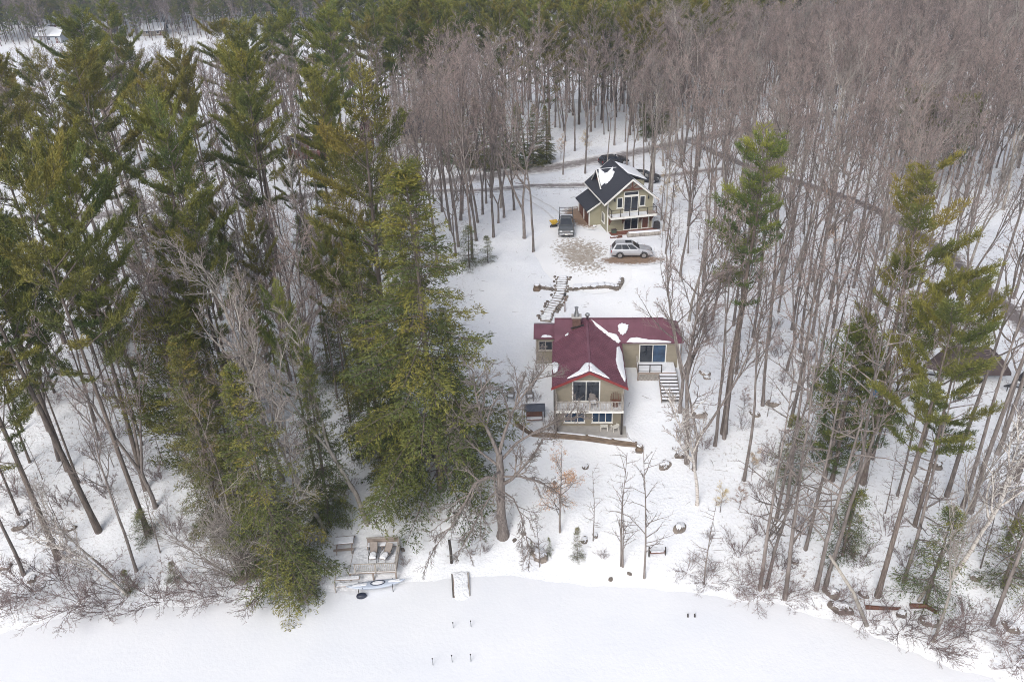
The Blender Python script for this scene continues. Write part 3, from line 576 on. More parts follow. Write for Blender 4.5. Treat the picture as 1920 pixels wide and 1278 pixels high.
# ------------------------------------------------------------------ building helpers
def window(parent, x, y, z0, z1, w, cols=1, rows=1, glass='glass', fm='trim', face='front', fw=0.09, mw=0.06, name='window', depth=0.07):
    h = z1 - z0; b = MB()
    b.box(-w / 2, w / 2, -depth, 0.01, 0, fw); b.box(-w / 2, w / 2, -depth, 0.01, h - fw, h)
    b.box(-w / 2, -w / 2 + fw, -depth + .003, 0.01, fw, h - fw); b.box(w / 2 - fw, w / 2, -depth + .003, 0.01, fw, h - fw)
    iw = (w - 2 * fw - (cols - 1) * mw) / cols; ih = (h - 2 * fw - (rows - 1) * mw) / rows
    for c in range(1, cols): x0 = -w / 2 + fw + c * iw + (c - 1) * mw; b.box(x0, x0 + mw, -depth + .006, 0.01, fw, h - fw)
    for r in range(1, rows): q = fw + r * ih + (r - 1) * mw; b.box(-w / 2 + fw, w / 2 - fw, -depth + .009, 0.008, q, q + mw)
    b.box(-w / 2 - 0.05, w / 2 + 0.05, -depth - 0.05, 0.0, -0.06, -0.004)
    rz = {'front': 0, 'left': -math.pi / 2, 'right': math.pi / 2, 'back': math.pi}[face]
    o = b.build(name, fm, parent, (x, y, z0), rz)
    for c in range(cols):
        for r in range(rows):
            x0 = -w / 2 + fw + c * (iw + mw); q = fw + r * (ih + mw)
            MB().box(x0, x0 + iw, -0.028, -0.012, q, q + ih).build('pane', glass, o)
    return o
def snow_patch(parent, pts, n, thick=0.10, off=(0, 0, 0), name='snow_patch', seed=1, detail=4, jit=0.06):
    """settled snow lying on a sloping plane: rounded slab with a ragged outline"""
    rg = random.Random(seed); P = [Vector(p) for p in pts]; n = Vector(n).normalized(); c = sum(P, Vector()) / len(P); ring = []; jit *= 1.5; detail += 1
    for i in range(len(P)):
        a, b = P[i], P[(i + 1) % len(P)]
        for k in range(detail):
            q = a.lerp(b, k / detail); ring.append(q + (q - c).normalized() * rg.uniform(-jit, jit))
    k = len(ring); o = Vector(off); vs = []
    for s, h in ((1.0, 0.004), (0.97, 0.55), (0.88, 0.92), (0.62, 1.05), (0.3, 1.1)):
        for q in ring:
            d = q - c; sh = min(0.25, 0.35 * (1 - s) + 0); vs.append(c + d * s + n * thick * h + o)
    fs = []
    for r in range(4):
        for j in range(k): fs.append((r * k + j, r * k + (j + 1) % k, (r + 1) * k + (j + 1) % k, (r + 1) * k + j))
    fs.append(tuple(range(4 * k, 5 * k)))
    return MB().add(vs, fs).build(name, 'snow_clean', parent, smooth=True)
def strip(poly, width, n, z=0): pass
def slab(parent, name, m, poly, thick, bevel=0.0):
    P = [Vector(p) for p in poly]; n = (P[1] - P[0]).cross(P[2] - P[0]).normalized()
    if n.z < 0: n = -n
    return MB().prism(P, -n * thick).build(name, m, parent, bevel=bevel)
def seams(parent, poly_fn, ts, w=0.035, h=0.045):
    b = MB()
    for a, c, n in [poly_fn(t) for t in ts]: b.bar(Vector(a) + Vector(n) * h * 0.4, Vector(c) + Vector(n) * h * 0.4, w, h, up=n)
    return b.build('seams', 'red_roof', parent, kind='stuff')
def railing(parent, a, b, zf, h=0.95, posts=4, m='trim_grey', bal=0.14, pw=0.09, name='railing', cable=False, rail=0.09, skip_first=False):
    a, b = Vector((a[0], a[1], zf)), Vector((b[0], b[1], zf)); up = Vector((0, 0, 1)); L = (b - a).length
    o = MB().bar(a + up * h, b + up * h, rail, 0.045).build(name, m, parent)
    if not cable: MB().bar(a + up * 0.12, b + up * 0.12, 0.05, 0.045).build('bottom_rail', m, o)
    for i in range(1 if skip_first else 0, posts):
        p = a.lerp(b, i / (posts - 1)); MB().bar(p - up * 0.05, p + up * (h + 0.04), pw, pw, up=(b - a).normalized()).build('post', m, o)
    mb = MB()
    if cable:
        for k in range(1, 7): mb.bar(a + up * h * k / 7, b + up * h * k / 7, 0.008, 0.008)
        mb.build('cable', 'metal', o)
    else:
        n = int(L / bal)
        for i in range(1, n): p = a.lerp(b, i / n); mb.bar(p + up * 0.13, p + up * (h - 0.02), 0.035, 0.035, up=(b - a).normalized())
        mb.build('balusters', m, o, kind='stuff')
    return o
def lattice(parent, x0, x1, y, z0, z1, m='trim_grey', pitch=0.14, name='lattice'):
    b = MB(); h = z1 - z0; n = int((x1 - x0 + h) / pitch)
    for i in range(n + 1):
        s = x0 - h + i * pitch
        for sg, yy in ((1, y), (-1, y + 0.014)):
            pa = (s, z0); pb = (s + h, z1)
            if pa[0] < x0: pa = (x0, z0 + x0 - s)
            if pb[0] > x1: pb = (x1, z0 + x1 - s)
            if pb[0] - pa[0] < 0.03: continue
            if sg < 0: pa, pb = (x0 + x1 - pa[0], pa[1]), (x0 + x1 - pb[0], pb[1])
            b.bar((pa[0], yy, pa[1]), (pb[0], yy, pb[1]), 0.04, 0.012, up=(0, 1, 0))
    b.box(x0, x1, y - 0.02, y + 0.03, z1, z1 + 0.06); b.box(x0, x1, y - 0.02, y + 0.03, z0 - 0.06, z0)
    return b.build(name, m, parent, kind='stuff')

# ------------------------------------------------------------------ the maroon-roofed lake house
HO = Vector((6.85, 61.2, 3.5)); HR = R(-4); H2W = Matrix.Translation(HO) @ Matrix.Rotation(HR, 4, 'Z'); W2H = H2W.inverted()
house = thing('lake_house', 'tan lake house with a maroon metal roof and front balcony', 'house', HO, HR)
gw = MB().prism([(-3.1, 0, -0.6), (3.1, 0, -0.6), (3.1, 0, 4.55), (0, 0, 6.02), (-3.1, 0, 4.55)], (0, 9.4, 0)).build('wall', 'siding', house)
rw = part('wall', 'siding', house, (3.105, 9.1, 7.8, 11.8, 0.4, 4.72)); lw = part('wall', 'siding', house, (-5.05, -3.105, 8.7, 11.6, 0.3, 4.72))
for x0, x1, y0 in ((-3.16, -3.02, -0.03), (3.02, 3.16, -0.03)): part('corner_trim', 'trim_grey', house, (x0, x1, y0, 0.1, -0.1, 4.5))
part('corner_trim', 'trim', house, (8.97, 9.14, 7.76, 7.92, 0.9, 4.6)); part('corner_trim', 'trim_grey', house, (-5.10, -4.96, 8.66, 8.8, 1.0, 4.6))
part('eave_trim', 'trim', house, (3.2, 9.25, 7.62, 7.795, 4.50, 4.66))
SL = 0.482; EZ = 6.2 - 3.4 * SL
roof_g = MB(); yb = 9.8
for s in (-1, 1):
    P = [Vector((0, -0.6, 6.2)), Vector((s * 3.4, -0.6, EZ)), Vector((s * 3.4, yb - 1.75, EZ)), Vector((0, yb, 6.2))]
    roof_g.prism(P, (0, 0, -0.13))
roof_g = roof_g.build('roof', 'red_roof', house); roof_g['label'] = 'maroon standing seam gable roof facing the lake'
nL = Vector((-SL, 0, 1)).normalized(); nR = Vector((SL, 0, 1)).normalized()
for s, n in ((-1, nL), (1, nR)):
    seams(roof_g, lambda t, s=s, n=n: ((0, t, 6.2), (s * 3.4, t, EZ), n) if t < yb - 1.75 else ((0, t, 6.2), (s * 3.4 * (yb - t) / 1.75, t, 6.2 - 3.4 * SL * (yb - t) / 1.75), n), list(np.arange(-0.45, 9.5, 0.33)))
MB().bar((0, -0.62, 6.22), (0, yb, 6.22), 0.22, 0.05).build('ridge_cap', 'red_roof', roof_g)
for s in (-1, 1): MB().prism([(0, -0.65, 6.19), (s * 3.45, -0.65, 6.19 - 3.45 * SL), (s * 3.45, -0.65, 6.19 - 3.45 * SL - 0.24), (0, -0.65, 5.95)], (0, 0.045, 0)).build('fascia', 'red_trim', roof_g)
ry, ez, hx = 9.8, 4.7, 9.4
MS = (6.2 - ez) / 2.3
rm = MB()
Pf = [(-3.2, 7.5, ez), (hx, 7.5, ez), (7.6, ry, 6.2), (-3.2, ry, 6.2)]; Pb = [(hx, 12.1, ez), (-3.2, 12.1, ez), (-3.2, ry, 6.2), (7.6, ry, 6.2)]; Ph = [(hx, 7.5, ez), (hx, 12.1, ez), (7.6, ry, 6.2)]
for P in (Pf, Pb, Ph): rm.prism(P, (0, 0, -0.12))
roof_m = rm.build('roof', 'red_roof', house)
nF = Vector((0, -MS, 1)).normalized()
def fseam(t):
    yt = ry if t <= 7.6 else 7.5 + (hx - t) / (hx - 7.6) * 2.3
    return ((t, 7.5, ez), (t, yt, ez + (yt - 7.5) * MS), nF)
seams(roof_m, fseam, [t for t in np.arange(-3.0, 9.2, 0.33)])
MB().bar((-3.2, ry, 6.23), (7.6, ry, 6.23), 0.2, 0.05).build('ridge_cap', 'red_roof', roof_m)
MB().bar((7.6, ry, 6.22), (hx, 7.5, ez + 0.03), 0.2, 0.05).build('hip_cap', 'red_roof', roof_m)
rl = MB(); rl.prism([(-5.3, 8.45, 4.72), (-3.0, 8.45, 4.72), (-3.0, 9.9, 5.5), (-5.3, 9.9, 5.5)], (0, 0, -0.12)); rl.prism([(-5.3, 12, 4.6), (-3.0, 12, 4.6), (-3.0, 9.9, 5.5), (-5.3, 9.9, 5.5)], (0, 0, -0.12))
roof_l = rl.build('roof', 'red_roof', house); nS = Vector((0, -0.538, 1)).normalized()
seams(roof_l, lambda t: ((t, 8.45, 4.72), (t, 9.9, 5.5), nS), list(np.arange(-5.2, -3.2, 0.33)))
# roof snow (outlines lie on the roof planes)
def on_roof(pxs, p0, n): return [W2H @ at_plane(x, y, H2W @ Vector(p0), H2W.to_3x3() @ Vector(n)) for x, y in pxs]
snow_patch(roof_m, on_roof([(1109, 600), (1124, 611), (1139, 623), (1150, 627), (1158, 628), (1163, 640), (1156, 650), (1148, 641), (1136, 629), (1118, 613)], (0, ry, 6.2), nF), nF, 0.12, (0, 0, 0.05), seed=2)
snow_patch(roof_m, on_roof([(1159, 609), (1168, 606), (1178, 610), (1176, 622), (1167, 629), (1160, 624)], (0, ry, 6.2), nF), nF, 0.14, (0, 0, 0.05), seed=3)
snow_patch(roof_m, on_roof([(1174, 642), (1180, 635), (1192, 633), (1205, 636), (1218, 638), (1240, 639), (1258, 641), (1258, 643), (1215, 643.2), (1190, 643.2)], (0, ry, 6.2), nF), nF, 0.14, (0, -0.02, 0.05), seed=4, jit=.03)
snow_patch(roof_g, on_roof([(1156, 652), (1161, 650), (1166, 664), (1169, 684), (1173, 712), (1172, 718), (1165, 706), (1158, 690), (1155, 674)], (0, 0, 6.2), nR), nR, 0.14, (0, 0, 0.05), seed=5, jit=.04)
snow_patch(roof_g, on_roof([(1038, 624), (1044, 617), (1058, 613), (1053, 622), (1050, 629), (1041, 632)], (0, 0, 6.2), nL), nL, 0.13, (0, 0, 0.05), seed=6)
snow_patch(roof_g, on_roof([(1059, 631), (1063, 627), (1067, 625), (1065, 629)], (0, 0, 6.2), nL), nL, 0.1, (0, 0, 0.05), seed=7, jit=.03)
snow_patch(roof_g, on_roof([(1036, 683), (1041, 680), (1048, 682), (1049, 690), (1045, 698), (1039, 701)], (0, 0, 6.2), nL), nL, 0.16, (-0.05, 0, 0.05), seed=8)
snow_patch(roof_g, on_roof([(1104.5, 680), (1099, 681), (1093, 691), (1082, 700), (1067, 708.5), (1063, 711), (1070, 709), (1090, 702.5), (1104.5, 696)], (0, 0, 6.2), nL), nL, 0.10, (0, 0, 0.05), seed=9, jit=.025)
snow_patch(roof_g, on_roof([(1105.5, 680), (1112, 685), (1122, 694), (1135, 704), (1143, 711), (1132, 707), (1118, 701), (1105.5, 696)], (0, 0, 6.2), nR), nR, 0.10, (0, 0, 0.05), seed=10, jit=.025)
snow_patch(roof_l, [(-4.6, 8.5, 4.75), (-3.4, 8.5, 4.75), (-3.6, 8.7, 4.85), (-4.3, 8.75, 4.88)], nS, 0.1, (0, 0, 0.03), seed=11, jit=.03)
# chimney and vent
ch = part('chimney', 'brick', house, (-1.42, -0.62, 8.55, 9.3, 5.0, 6.85), bevel=0.015)
part('chimney_cap', 'concrete', ch, (-1.52, -0.52, 8.45, 9.4, 6.852, 6.95), bevel=0.02)
st = MB(); st.loft([[(-1.02 + r * math.cos(a), 8.92 + r * math.sin(a), z) for a in [k * math.pi / 5 for k in range(10)]] for z, r in ((6.95, 0.30), (7.1, 0.26), (7.55, 0.15), (7.8, 0.13), (7.82, 0.2), (7.92, 0.2), (8.0, 0.05))]); st.build('flue_cap', 'metal', ch, smooth=False)
MB().prism([(-1.6, 8.40, 5.75), (-0.3, 8.40, 6.12), (-0.3, 8.6, 6.14), (-1.6, 8.6, 5.77)], (0, 0, 0.06)).build('flashing', 'metal_dark', ch)
vt = MB(); vt.loft([[(0.08 + r * math.cos(a), 9.55 + r * math.sin(a), z) for a in [k * math.pi / 6 for k in range(12)]] for z, r in ((6.0, 0.11), (6.62, 0.11), (6.63, 0.21), (6.75, 0.25), (6.88, 0.2), (6.95, 0.08))]); vt.build('roof_vent', 'metal', house, smooth=True)
# windows
window(house, -0.30, 0, 2.72, 4.95, 2.55, 2, 1, 'glass', 'trim', fw=0.11)
window(house, -1.34, 0, 0.42, 1.62, 1.92, 3, 1, 'glass_blue', 'trim'); window(house, 1.22, 0, 0.42, 1.62, 1.92, 3, 1, 'glass_blue', 'trim')
a = W2H @ at_y(1199, 646, 68.5); b = W2H @ at_y(1248, 681, 68.4)
w_ = window(house, (a.x + b.x) / 2, 7.8, b.z, a.z, b.x - a.x, 2, 1, 'glass', 'trim', fw=0.1)
w_.children[1].data.materials[0] = M['glass_blue']
window(house, -4.1, 8.7, 3.2, 4.3, 1.45, 2, 1, 'glass', 'trim_grey', fw=0.1)
lattice(house, -5.0, -3.15, 8.66, 1.25, 1.95, 'trim_grey'); part('skirt', 'wood_dark', house, (3.12, 9.05, 7.74, 7.795, 0.6, 1.25))
# balcony
bal = MB().box(-3.0, 3.0, -1.4, -0.005, 2.44, 2.56).build('balcony', 'deck_wood', house)
part('rim_board', 'trim', bal, (-3.03, 3.03, -1.45, -1.403, 2.38, 2.60))
part('snow_layer', 'snow_clean', bal, (-2.9, 2.9, -1.3, -0.1, 2.564, 2.61), bevel=0.02)
railing(house, (-2.95, -1.36), (2.95, -1.36), 2.6, 0.95, 7, 'trim_grey', 0.13); railing(house, (-2.95, -1.30), (-2.95, -0.05), 2.6, 0.95, 2, 'trim_grey', 0.13, skip_first=True); railing(house, (2.95, -1.30), (2.95, -0.05), 2.6, 0.95, 2, 'trim_grey', 0.13, skip_first=True)
part('post', 'wood_dark', bal, (2.82, 3.0, -1.4, -1.22, -0.6, 2.437), bevel=0.01); part('post', 'wood_dark', bal, (-3.0, -2.82, -1.4, -1.22, -0.6, 2.437), bevel=0.01)
MB().bar((-3.2, -0.5, 4.5), (-3.2, -0.5, -0.3), 0.09, 0.09).build('downspout', 'metal_dark', house)
part('patio', 'concrete', house, (-3.2, 3.4, -1.7, -0.003, -0.6, 0.02)); 
# side deck, lattice and stair
DZ = at_y(1195, 699, 66.6).z - HO.z
dk = part('deck', 'deck_wood', house, (4.9, 8.65, 5.8, 7.79, DZ - 0.16, DZ)); part('snow_layer', 'snow_clean', dk, (4.97, 8.6, 5.85, 7.75, DZ + 0.004, DZ + 0.09), bevel=0.03)
lattice(dk, 4.93, 6.95, 5.83, DZ - 0.85, DZ - 0.22); part('post', 'deck_wood', dk, (4.9, 5.02, 5.78, 5.9, DZ - 1.5, DZ - 0.165)); part('post', 'deck_wood', dk, (8.51, 8.63, 5.78, 5.9, DZ - 1.5, DZ - 0.165))
railing(house, (4.95, 5.86), (7.2, 5.86), DZ, 0.85, 3, 'wood_dark', 5.0); railing(house, (4.95, 5.95), (4.95, 7.7), DZ, 0.85, 2, 'trim_grey', 5.0, skip_first=True)
sw = bpy.data.objects.new('staircase', None); link(sw); sw.parent = house
for x in (6.95, 8.71): MB().bar((x, 5.78, DZ - 0.3), (x, 2.55, DZ - 1.3), 0.05, 0.25).build('stringer', 'deck_wood', sw)
for k in range(8):
    z = DZ - 0.135 * (k + 1); y1 = 5.78 - 0.40 * k; part('step', 'wood_dark', sw, (6.99, 8.67, y1 - 0.40, y1 - 0.02, z - 0.10, z)); part('snow_layer', 'snow_clean', sw, (7.0, 8.66, y1 - 0.36, y1 - 0.04, z + 0.003, z + 0.075), bevel=0.03)

# ------------------------------------------------------------------ the dark-roofed house up the slope
UO = Vector((16.1, 99.5, 8.0))
uh = thing('gable_house', 'sage green house with blue-black shingle roof and white trim', 'house', UO, R(10)); uh.scale = (0.93, 0.93, 0.93)
W2, D2, RZ, RS = 3.3, 9.4, 7.65, 0.81
MB().prism([(-W2, 0, -0.8), (W2, 0, -0.8), (W2, 0, RZ - W2 * RS - 0.2), (0, 0, RZ - 0.2), (-W2, 0, RZ - W2 * RS - 0.2)], (0, D2, 0)).build('wall', 'siding_green', uh)
ur = MB()
for s in (-1, 1): ur.prism([(0, -0.6, RZ), (s * 3.95, -0.6, RZ - 3.95 * RS), (s * 3.95, D2 + 0.5, RZ - 3.95 * RS), (0, D2 + 0.5, RZ)], (0, 0, -0.2))
ur = ur.build('roof', 'shingle', uh)
for s in (-1, 1):
    for yy in (-0.66, D2 + 0.5): MB().prism([(0, yy, RZ + 0.02), (s * 4.0, yy, RZ + 0.02 - 4.0 * RS), (s * 4.0, yy, RZ - 0.28 - 4.0 * RS), (0, yy, RZ - 0.28)], (0, 0.055, 0)).build('barge_board', 'trim', ur)
    MB().bar((s * 4.0, -0.60, RZ - 4.0 * RS - 0.12), (s * 4.0, D2 + 0.5, RZ - 4.0 * RS - 0.12), 0.05, 0.22).build('fascia', 'trim', ur)
MB().bar((0, -0.6, RZ + 0.03), (0, D2 + 0.5, RZ + 0.03), 0.25, 0.05).build('ridge_cap', 'shingle', ur)
# left gable dormer
nUL = Vector((-RS, 0, 1)).normalized(); nUR = Vector((RS, 0, 1)).normalized()
dz_, dy, dh, fx = RZ - 0.25, 6.1, 2.1, -2.75
dfoot = dz_ - dh * 0.82
do = MB().prism([(fx, dy - dh + .15, RZ + fx * RS - 0.1), (fx, dy + dh - .15, RZ + fx * RS - 0.1), (fx, dy, dz_ - 0.15)], (2.4, 0, 0)).build('dormer', 'wood_brown', uh)
dr = MB()
for s in (-1, 1): dr.prism([(fx - 0.45, dy, dz_), (fx - 0.45, dy + s * dh * 1.12, dz_ - dh * 1.12 * 0.92), (0.0, dy + s * dh * 1.12, dz_ - dh * 1.12 * 0.92), (0.0, dy, dz_)], (0, 0, -0.14))
dr = dr.build('dormer_roof', 'shingle', do)
for s in (-1, 1): MB().bar((fx - 0.48, dy, dz_ - 0.05), (fx - 0.48, dy + s * dh * 1.12, dz_ - 0.05 - dh * 1.12 * 0.92), 0.06, 0.24, up=(1, 0, 0)).build('barge_board', 'trim', do)
snow_patch(do, [(fx - 0.3, dy - 0.02, dz_ + 0.02), (-0.1, dy - 0.02, dz_ + 0.02), (-0.1, dy + 0.12, dz_ - 0.02), (fx - 0.3, dy + 0.12, dz_ - 0.02)], (0, 0, 1), 0.07, seed=14, jit=0.02)
# right shed dormer
sd = part('dormer', 'siding_green', uh, (0.5, 2.75, 2.4, 8.2, 5.0, 6.55))
MB().prism([(0.05, 2.1, RZ + 0.05), (3.15, 2.1, 6.45), (3.15, 8.5, 6.45), (0.05, 8.5, RZ + 0.05)], (0, 0, -0.16)).build('dormer_roof', 'shingle', sd)
nSD = Vector((0.39, 0, 1)).normalized(); snow_patch(sd, [(0.12, 2.15, RZ + 0.03), (3.1, 2.15, 6.48), (3.1, 8.4, 6.48), (0.12, 8.4, RZ + 0.03)], nSD, 0.12, seed=15, jit=0.04)
snow_patch(ur, [(0.1, 2.0, RZ - 0.08), (3.2, 2.0, RZ - 3.2 * RS), (3.3, 1.4, RZ - 3.3 * RS), (1.2, 0.9, RZ - 1.2 * RS), (0.1, 0.6, RZ - 0.08)], nUR, 0.09, seed=16, jit=0.05)
U2W = Matrix.Translation(UO) @ Matrix.Rotation(R(10), 4, 'Z') @ Matrix.Scale(0.93, 4); W2U = U2W.inverted()
def on_ur(pxs, p0, n):
    n3 = U2W.to_3x3() @ Vector(n); p = U2W @ Vector(p0); return [W2U @ at_plane(x, y, p, n3) for x, y in pxs]
sn = snow_patch(ur, on_ur([(1122, 315), (1127, 321), (1133, 325), (1141, 323), (1146, 317), (1150, 313), (1149, 320), (1152, 322), (1150, 330), (1144, 338), (1138, 344), (1127, 349), (1124, 337), (1122, 325)], (0, 0, RZ), nUL), nUL, 0.14, (0, 0, 0.01), seed=17, jit=0.05)
nD = Vector((0, -0.92, 1)).normalized()
snow_patch(do, on_ur([(1122, 315), (1127, 321), (1133, 325), (1141, 323), (1146, 317), (1150, 313), (1149, 320), (1150, 330), (1140, 340), (1127, 349), (1124, 337), (1122, 325)], (fx, dy, dz_), nD), nD, 0.12, (0, 0, 0.02), seed=18, jit=0.04)
# gable truss and front openings
tr = MB(); zt = 6.15
tr.bar((-1.65, -0.45, zt), (1.65, -0.45, zt), 0.14, 0.2); tr.bar((0, -0.45, zt), (0, -0.45, RZ - 0.3), 0.14, 0.14); tr.bar((0, -0.45, zt + 0.1), (-0.75, -0.45, zt + 0.72), 0.1, 0.1); tr.bar((0, -0.45, zt + 0.1), (0.75, -0.45, zt + 0.72), 0.1, 0.1)
tr.build('gable_truss', 'wood_brown', uh); MB().prism([(-1.6, -0.02, zt), (1.6, -0.02, zt), (0, -0.02, zt + 1.25)], (0, 0.02, 0)).build('gable_panel', 'trim_grey', uh)
FZ = 2.72
window(uh, 0.05, 0, FZ + 2.42, FZ + 3.02, 2.15, 1, 1, 'glass', 'trim', fw=0.1); window(uh, 0.05, 0, FZ + 0.05, FZ + 2.33, 2.15, 2, 1, 'glass', 'trim', fw=0.1, name='sliding_door')
window(uh, -1.6, 0, FZ + 0.75, FZ + 2.25, 0.85, 1, 1, 'glass', 'trim', fw=0.1); window(uh, 1.7, 0, FZ + 0.75, FZ + 2.25, 0.85, 1, 1, 'glass', 'trim', fw=0.1)
window(uh, 0.15, 0, 0.12, 2.35, 2.15, 2, 1, 'glass', 'trim', fw=0.1, name='sliding_door'); window(uh, 2.25, 0, 0.12, 2.35, 1.05, 1, 1, 'wood_brown', 'trim', fw=0.1, name='door')
window(uh, -W2, 2.0, 0.85, 2.3, 1.3, 2, 1, 'glass', 'trim', 'left'); 
for x in (-W2, W2): part('corner_trim', 'trim', uh, (x - 0.06, x + 0.06, -0.045, 0.08, -0.1, 4.7))
part('base_trim', 'trim', uh, (-3.2, 3.2, -0.04, -0.003, -0.1, 0.1))
for x in (-2.35, 2.55):
    l_ = part('wall_lantern', 'metal_dark', uh, (x - 0.08, x + 0.08, -0.2, -0.03, FZ + 1.75, FZ + 2.1), bevel=0.02); part('bracket', 'metal_dark', l_, (x - 0.03, x + 0.03, -0.09, -0.001, FZ + 2.102, FZ + 2.18))
ub = part('balcony', 'deck_wood', uh, (-3.25, 3.35, -1.5, -0.005, FZ - 0.24, FZ - 0.05)); part('rim_board', 'trim', ub, (-3.3, 3.4, -1.56, -1.503, FZ - 0.34, FZ - 0.02)); part('rim_board', 'trim', ub, (-3.31, -3.253, -1.5, 0, FZ - 0.34, FZ - 0.02))
part('snow_layer', 'snow_clean', ub, (-3.1, 2.2, -1.4, -0.25, FZ - 0.046, FZ + 0.02), bevel=0.02)
railing(uh, (-3.2, -1.48), (3.3, -1.48), FZ - 0.03, 1.0, 6, 'wood_dark', cable=True, pw=0.09, rail=0.08); railing(uh, (-3.2, -1.42), (-3.2, -0.1), FZ - 0.03, 1.0, 2, 'wood_dark', cable=True, rail=0.08, skip_first=True); railing(uh, (3.3, -1.42), (3.3, -0.1), FZ - 0.03, 1.0, 2, 'wood_dark', cable=True, rail=0.08, skip_first=True)
for x in (-3.05, -1.1, 1.45, 3.05):
    MB().bar((x, -0.09, FZ - 0.36), (x, -0.09, 1.15), 0.14, 0.14).bar((x, -0.12, 1.35), (x, -1.25, FZ - 0.36), 0.11, 0.13).build('bracket', 'wood_brown', ub)
# garage lean-to
gl = MB().prism([(-5.0, 3.3, -0.8), (-3.305, 3.3, -0.8), (-3.305, 3.3, 3.55), (-5.0, 3.3, 2.5)], (0, 5.8, 0)).build('garage_wing', 'siding_green', uh)
MB().prism([(-5.45, 2.9, 2.36), (-3.31, 2.9, 3.70), (-3.31, 9.4, 3.70), (-5.45, 9.4, 2.36)], (0, 0, -0.16)).build('wing_roof', 'shingle', gl)
MB().prism([(-5.45, 2.84, 2.37), (-3.31, 2.84, 3.71), (-3.31, 2.84, 3.45), (-5.45, 2.84, 2.11)], (0, 0.055, 0)).build('barge_board', 'trim', gl)
for y in (3.36, 6.15, 8.98): part('corner_trim', 'trim', gl, (-5.06, -4.995, y - 0.2, y + 0.2, -0.1, 2.25))
for y in (4.75, 7.55):
    d_ = part('garage_door', 'wood_brown', uh, (-5.05, -4.99, y - 1.1, y + 1.1, -0.1, 2.15))
    for k in range(1, 4): part('panel', 'wood_brown', d_, (-5.075, -5.052, y - 1.02, y + 1.02, 0.53 * k - 0.42, 0.53 * k + 0.03))
# terrace, planter box, log
tp_ = thing('brick_terrace', 'wet red brick terrace before the dark roofed house', 'terrace', U2W @ Vector((0, -0.9, 0)), R(10))
part('base', 'mortar', tp_, (-2.9, 3.6, -0.55, 0.8, -0.5, 0.04))
bm_ = MB().box(-0.31, 0.31, -0.15, 0.15, 0, 0.05).mesh('paver', 'brick_patio', bevel=0.012)
for i in range(10):
    for j in range(4): inst('paver', bm_, tp_, (-2.56 + 0.645 * i, -0.38 + 0.325 * j, 0.042))
pl = thing('planter_box', 'square dark green planter against the sage wall', 'planter', U2W @ Vector((-2.5, -0.55, 0.09)), R(10))
part('box', 'copper', pl, (-0.3, 0.3, -0.2, 0.2, 0, 0.42), bevel=0.02); part('rim', 'metal_dark', pl, (-0.33, 0.33, -0.23, 0.23, 0.422, 0.47)); part('soil', 'tarp', pl, (-0.26, 0.26, -0.16, 0.16, 0.472, 0.485))
lg = thing('log_bench', 'thick snow-topped log lying before the brick terrace', 'log', U2W @ Vector((1.35, -2.5, -0.05)), R(7))
MB().tube([(-2.3, 0, 0.3), (-1, 0.03, 0.33), (0.5, -0.02, 0.31), (2.1, 0.02, 0.30)], [0.36, 0.35, 0.34, 0.33], 12).build('log', 'bark_pale', lg, smooth=False)
snow_patch(lg, [(-2.2, -0.26, 0.58), (2.0, -0.24, 0.56), (2.0, 0.24, 0.56), (-2.2, 0.26, 0.58)], (0, 0, 1), 0.12, seed=20, jit=0.04)
lb = thing('timber_edging', 'short brown timber half buried beside the brick terrace', 'timber', U2W @ Vector((-2.7, -2.3, -0.05)), R(10)); MB().bar((-0.8, 0, 0.12), (0.8, 0.05, 0.14), 0.3, 0.26).build('timber', 'wood_brown', lb, bevel=0.03); snow_patch(lb, [(-0.7, -0.1, 0.25), (0.2, -0.1, 0.25), (0.2, 0.1, 0.26), (-0.7, 0.1, 0.25)], (0, 0, 1), 0.05, seed=22, jit=.02)
bb = thing('barbecue_grill', 'small black covered grill at the corner of the sage house', 'grill', U2W @ Vector((3.9, -0.4, 0.02)), R(10))
MB().loft([[(x * s, y * s, z) for x, y in ((-0.4, -0.28), (0.4, -0.28), (0.4, 0.28), (-0.4, 0.28))] for z, s in ((0, 1.0), (0.7, 0.95), (0.95, 0.8), (1.05, 0.4))]).build('cover', 'tarp_dark', bb, bevel=0.03); part('wheel', 'tyre', bb, (-0.46, -0.42, -0.1, 0.1, 0.0, 0.2), bevel=0.015)

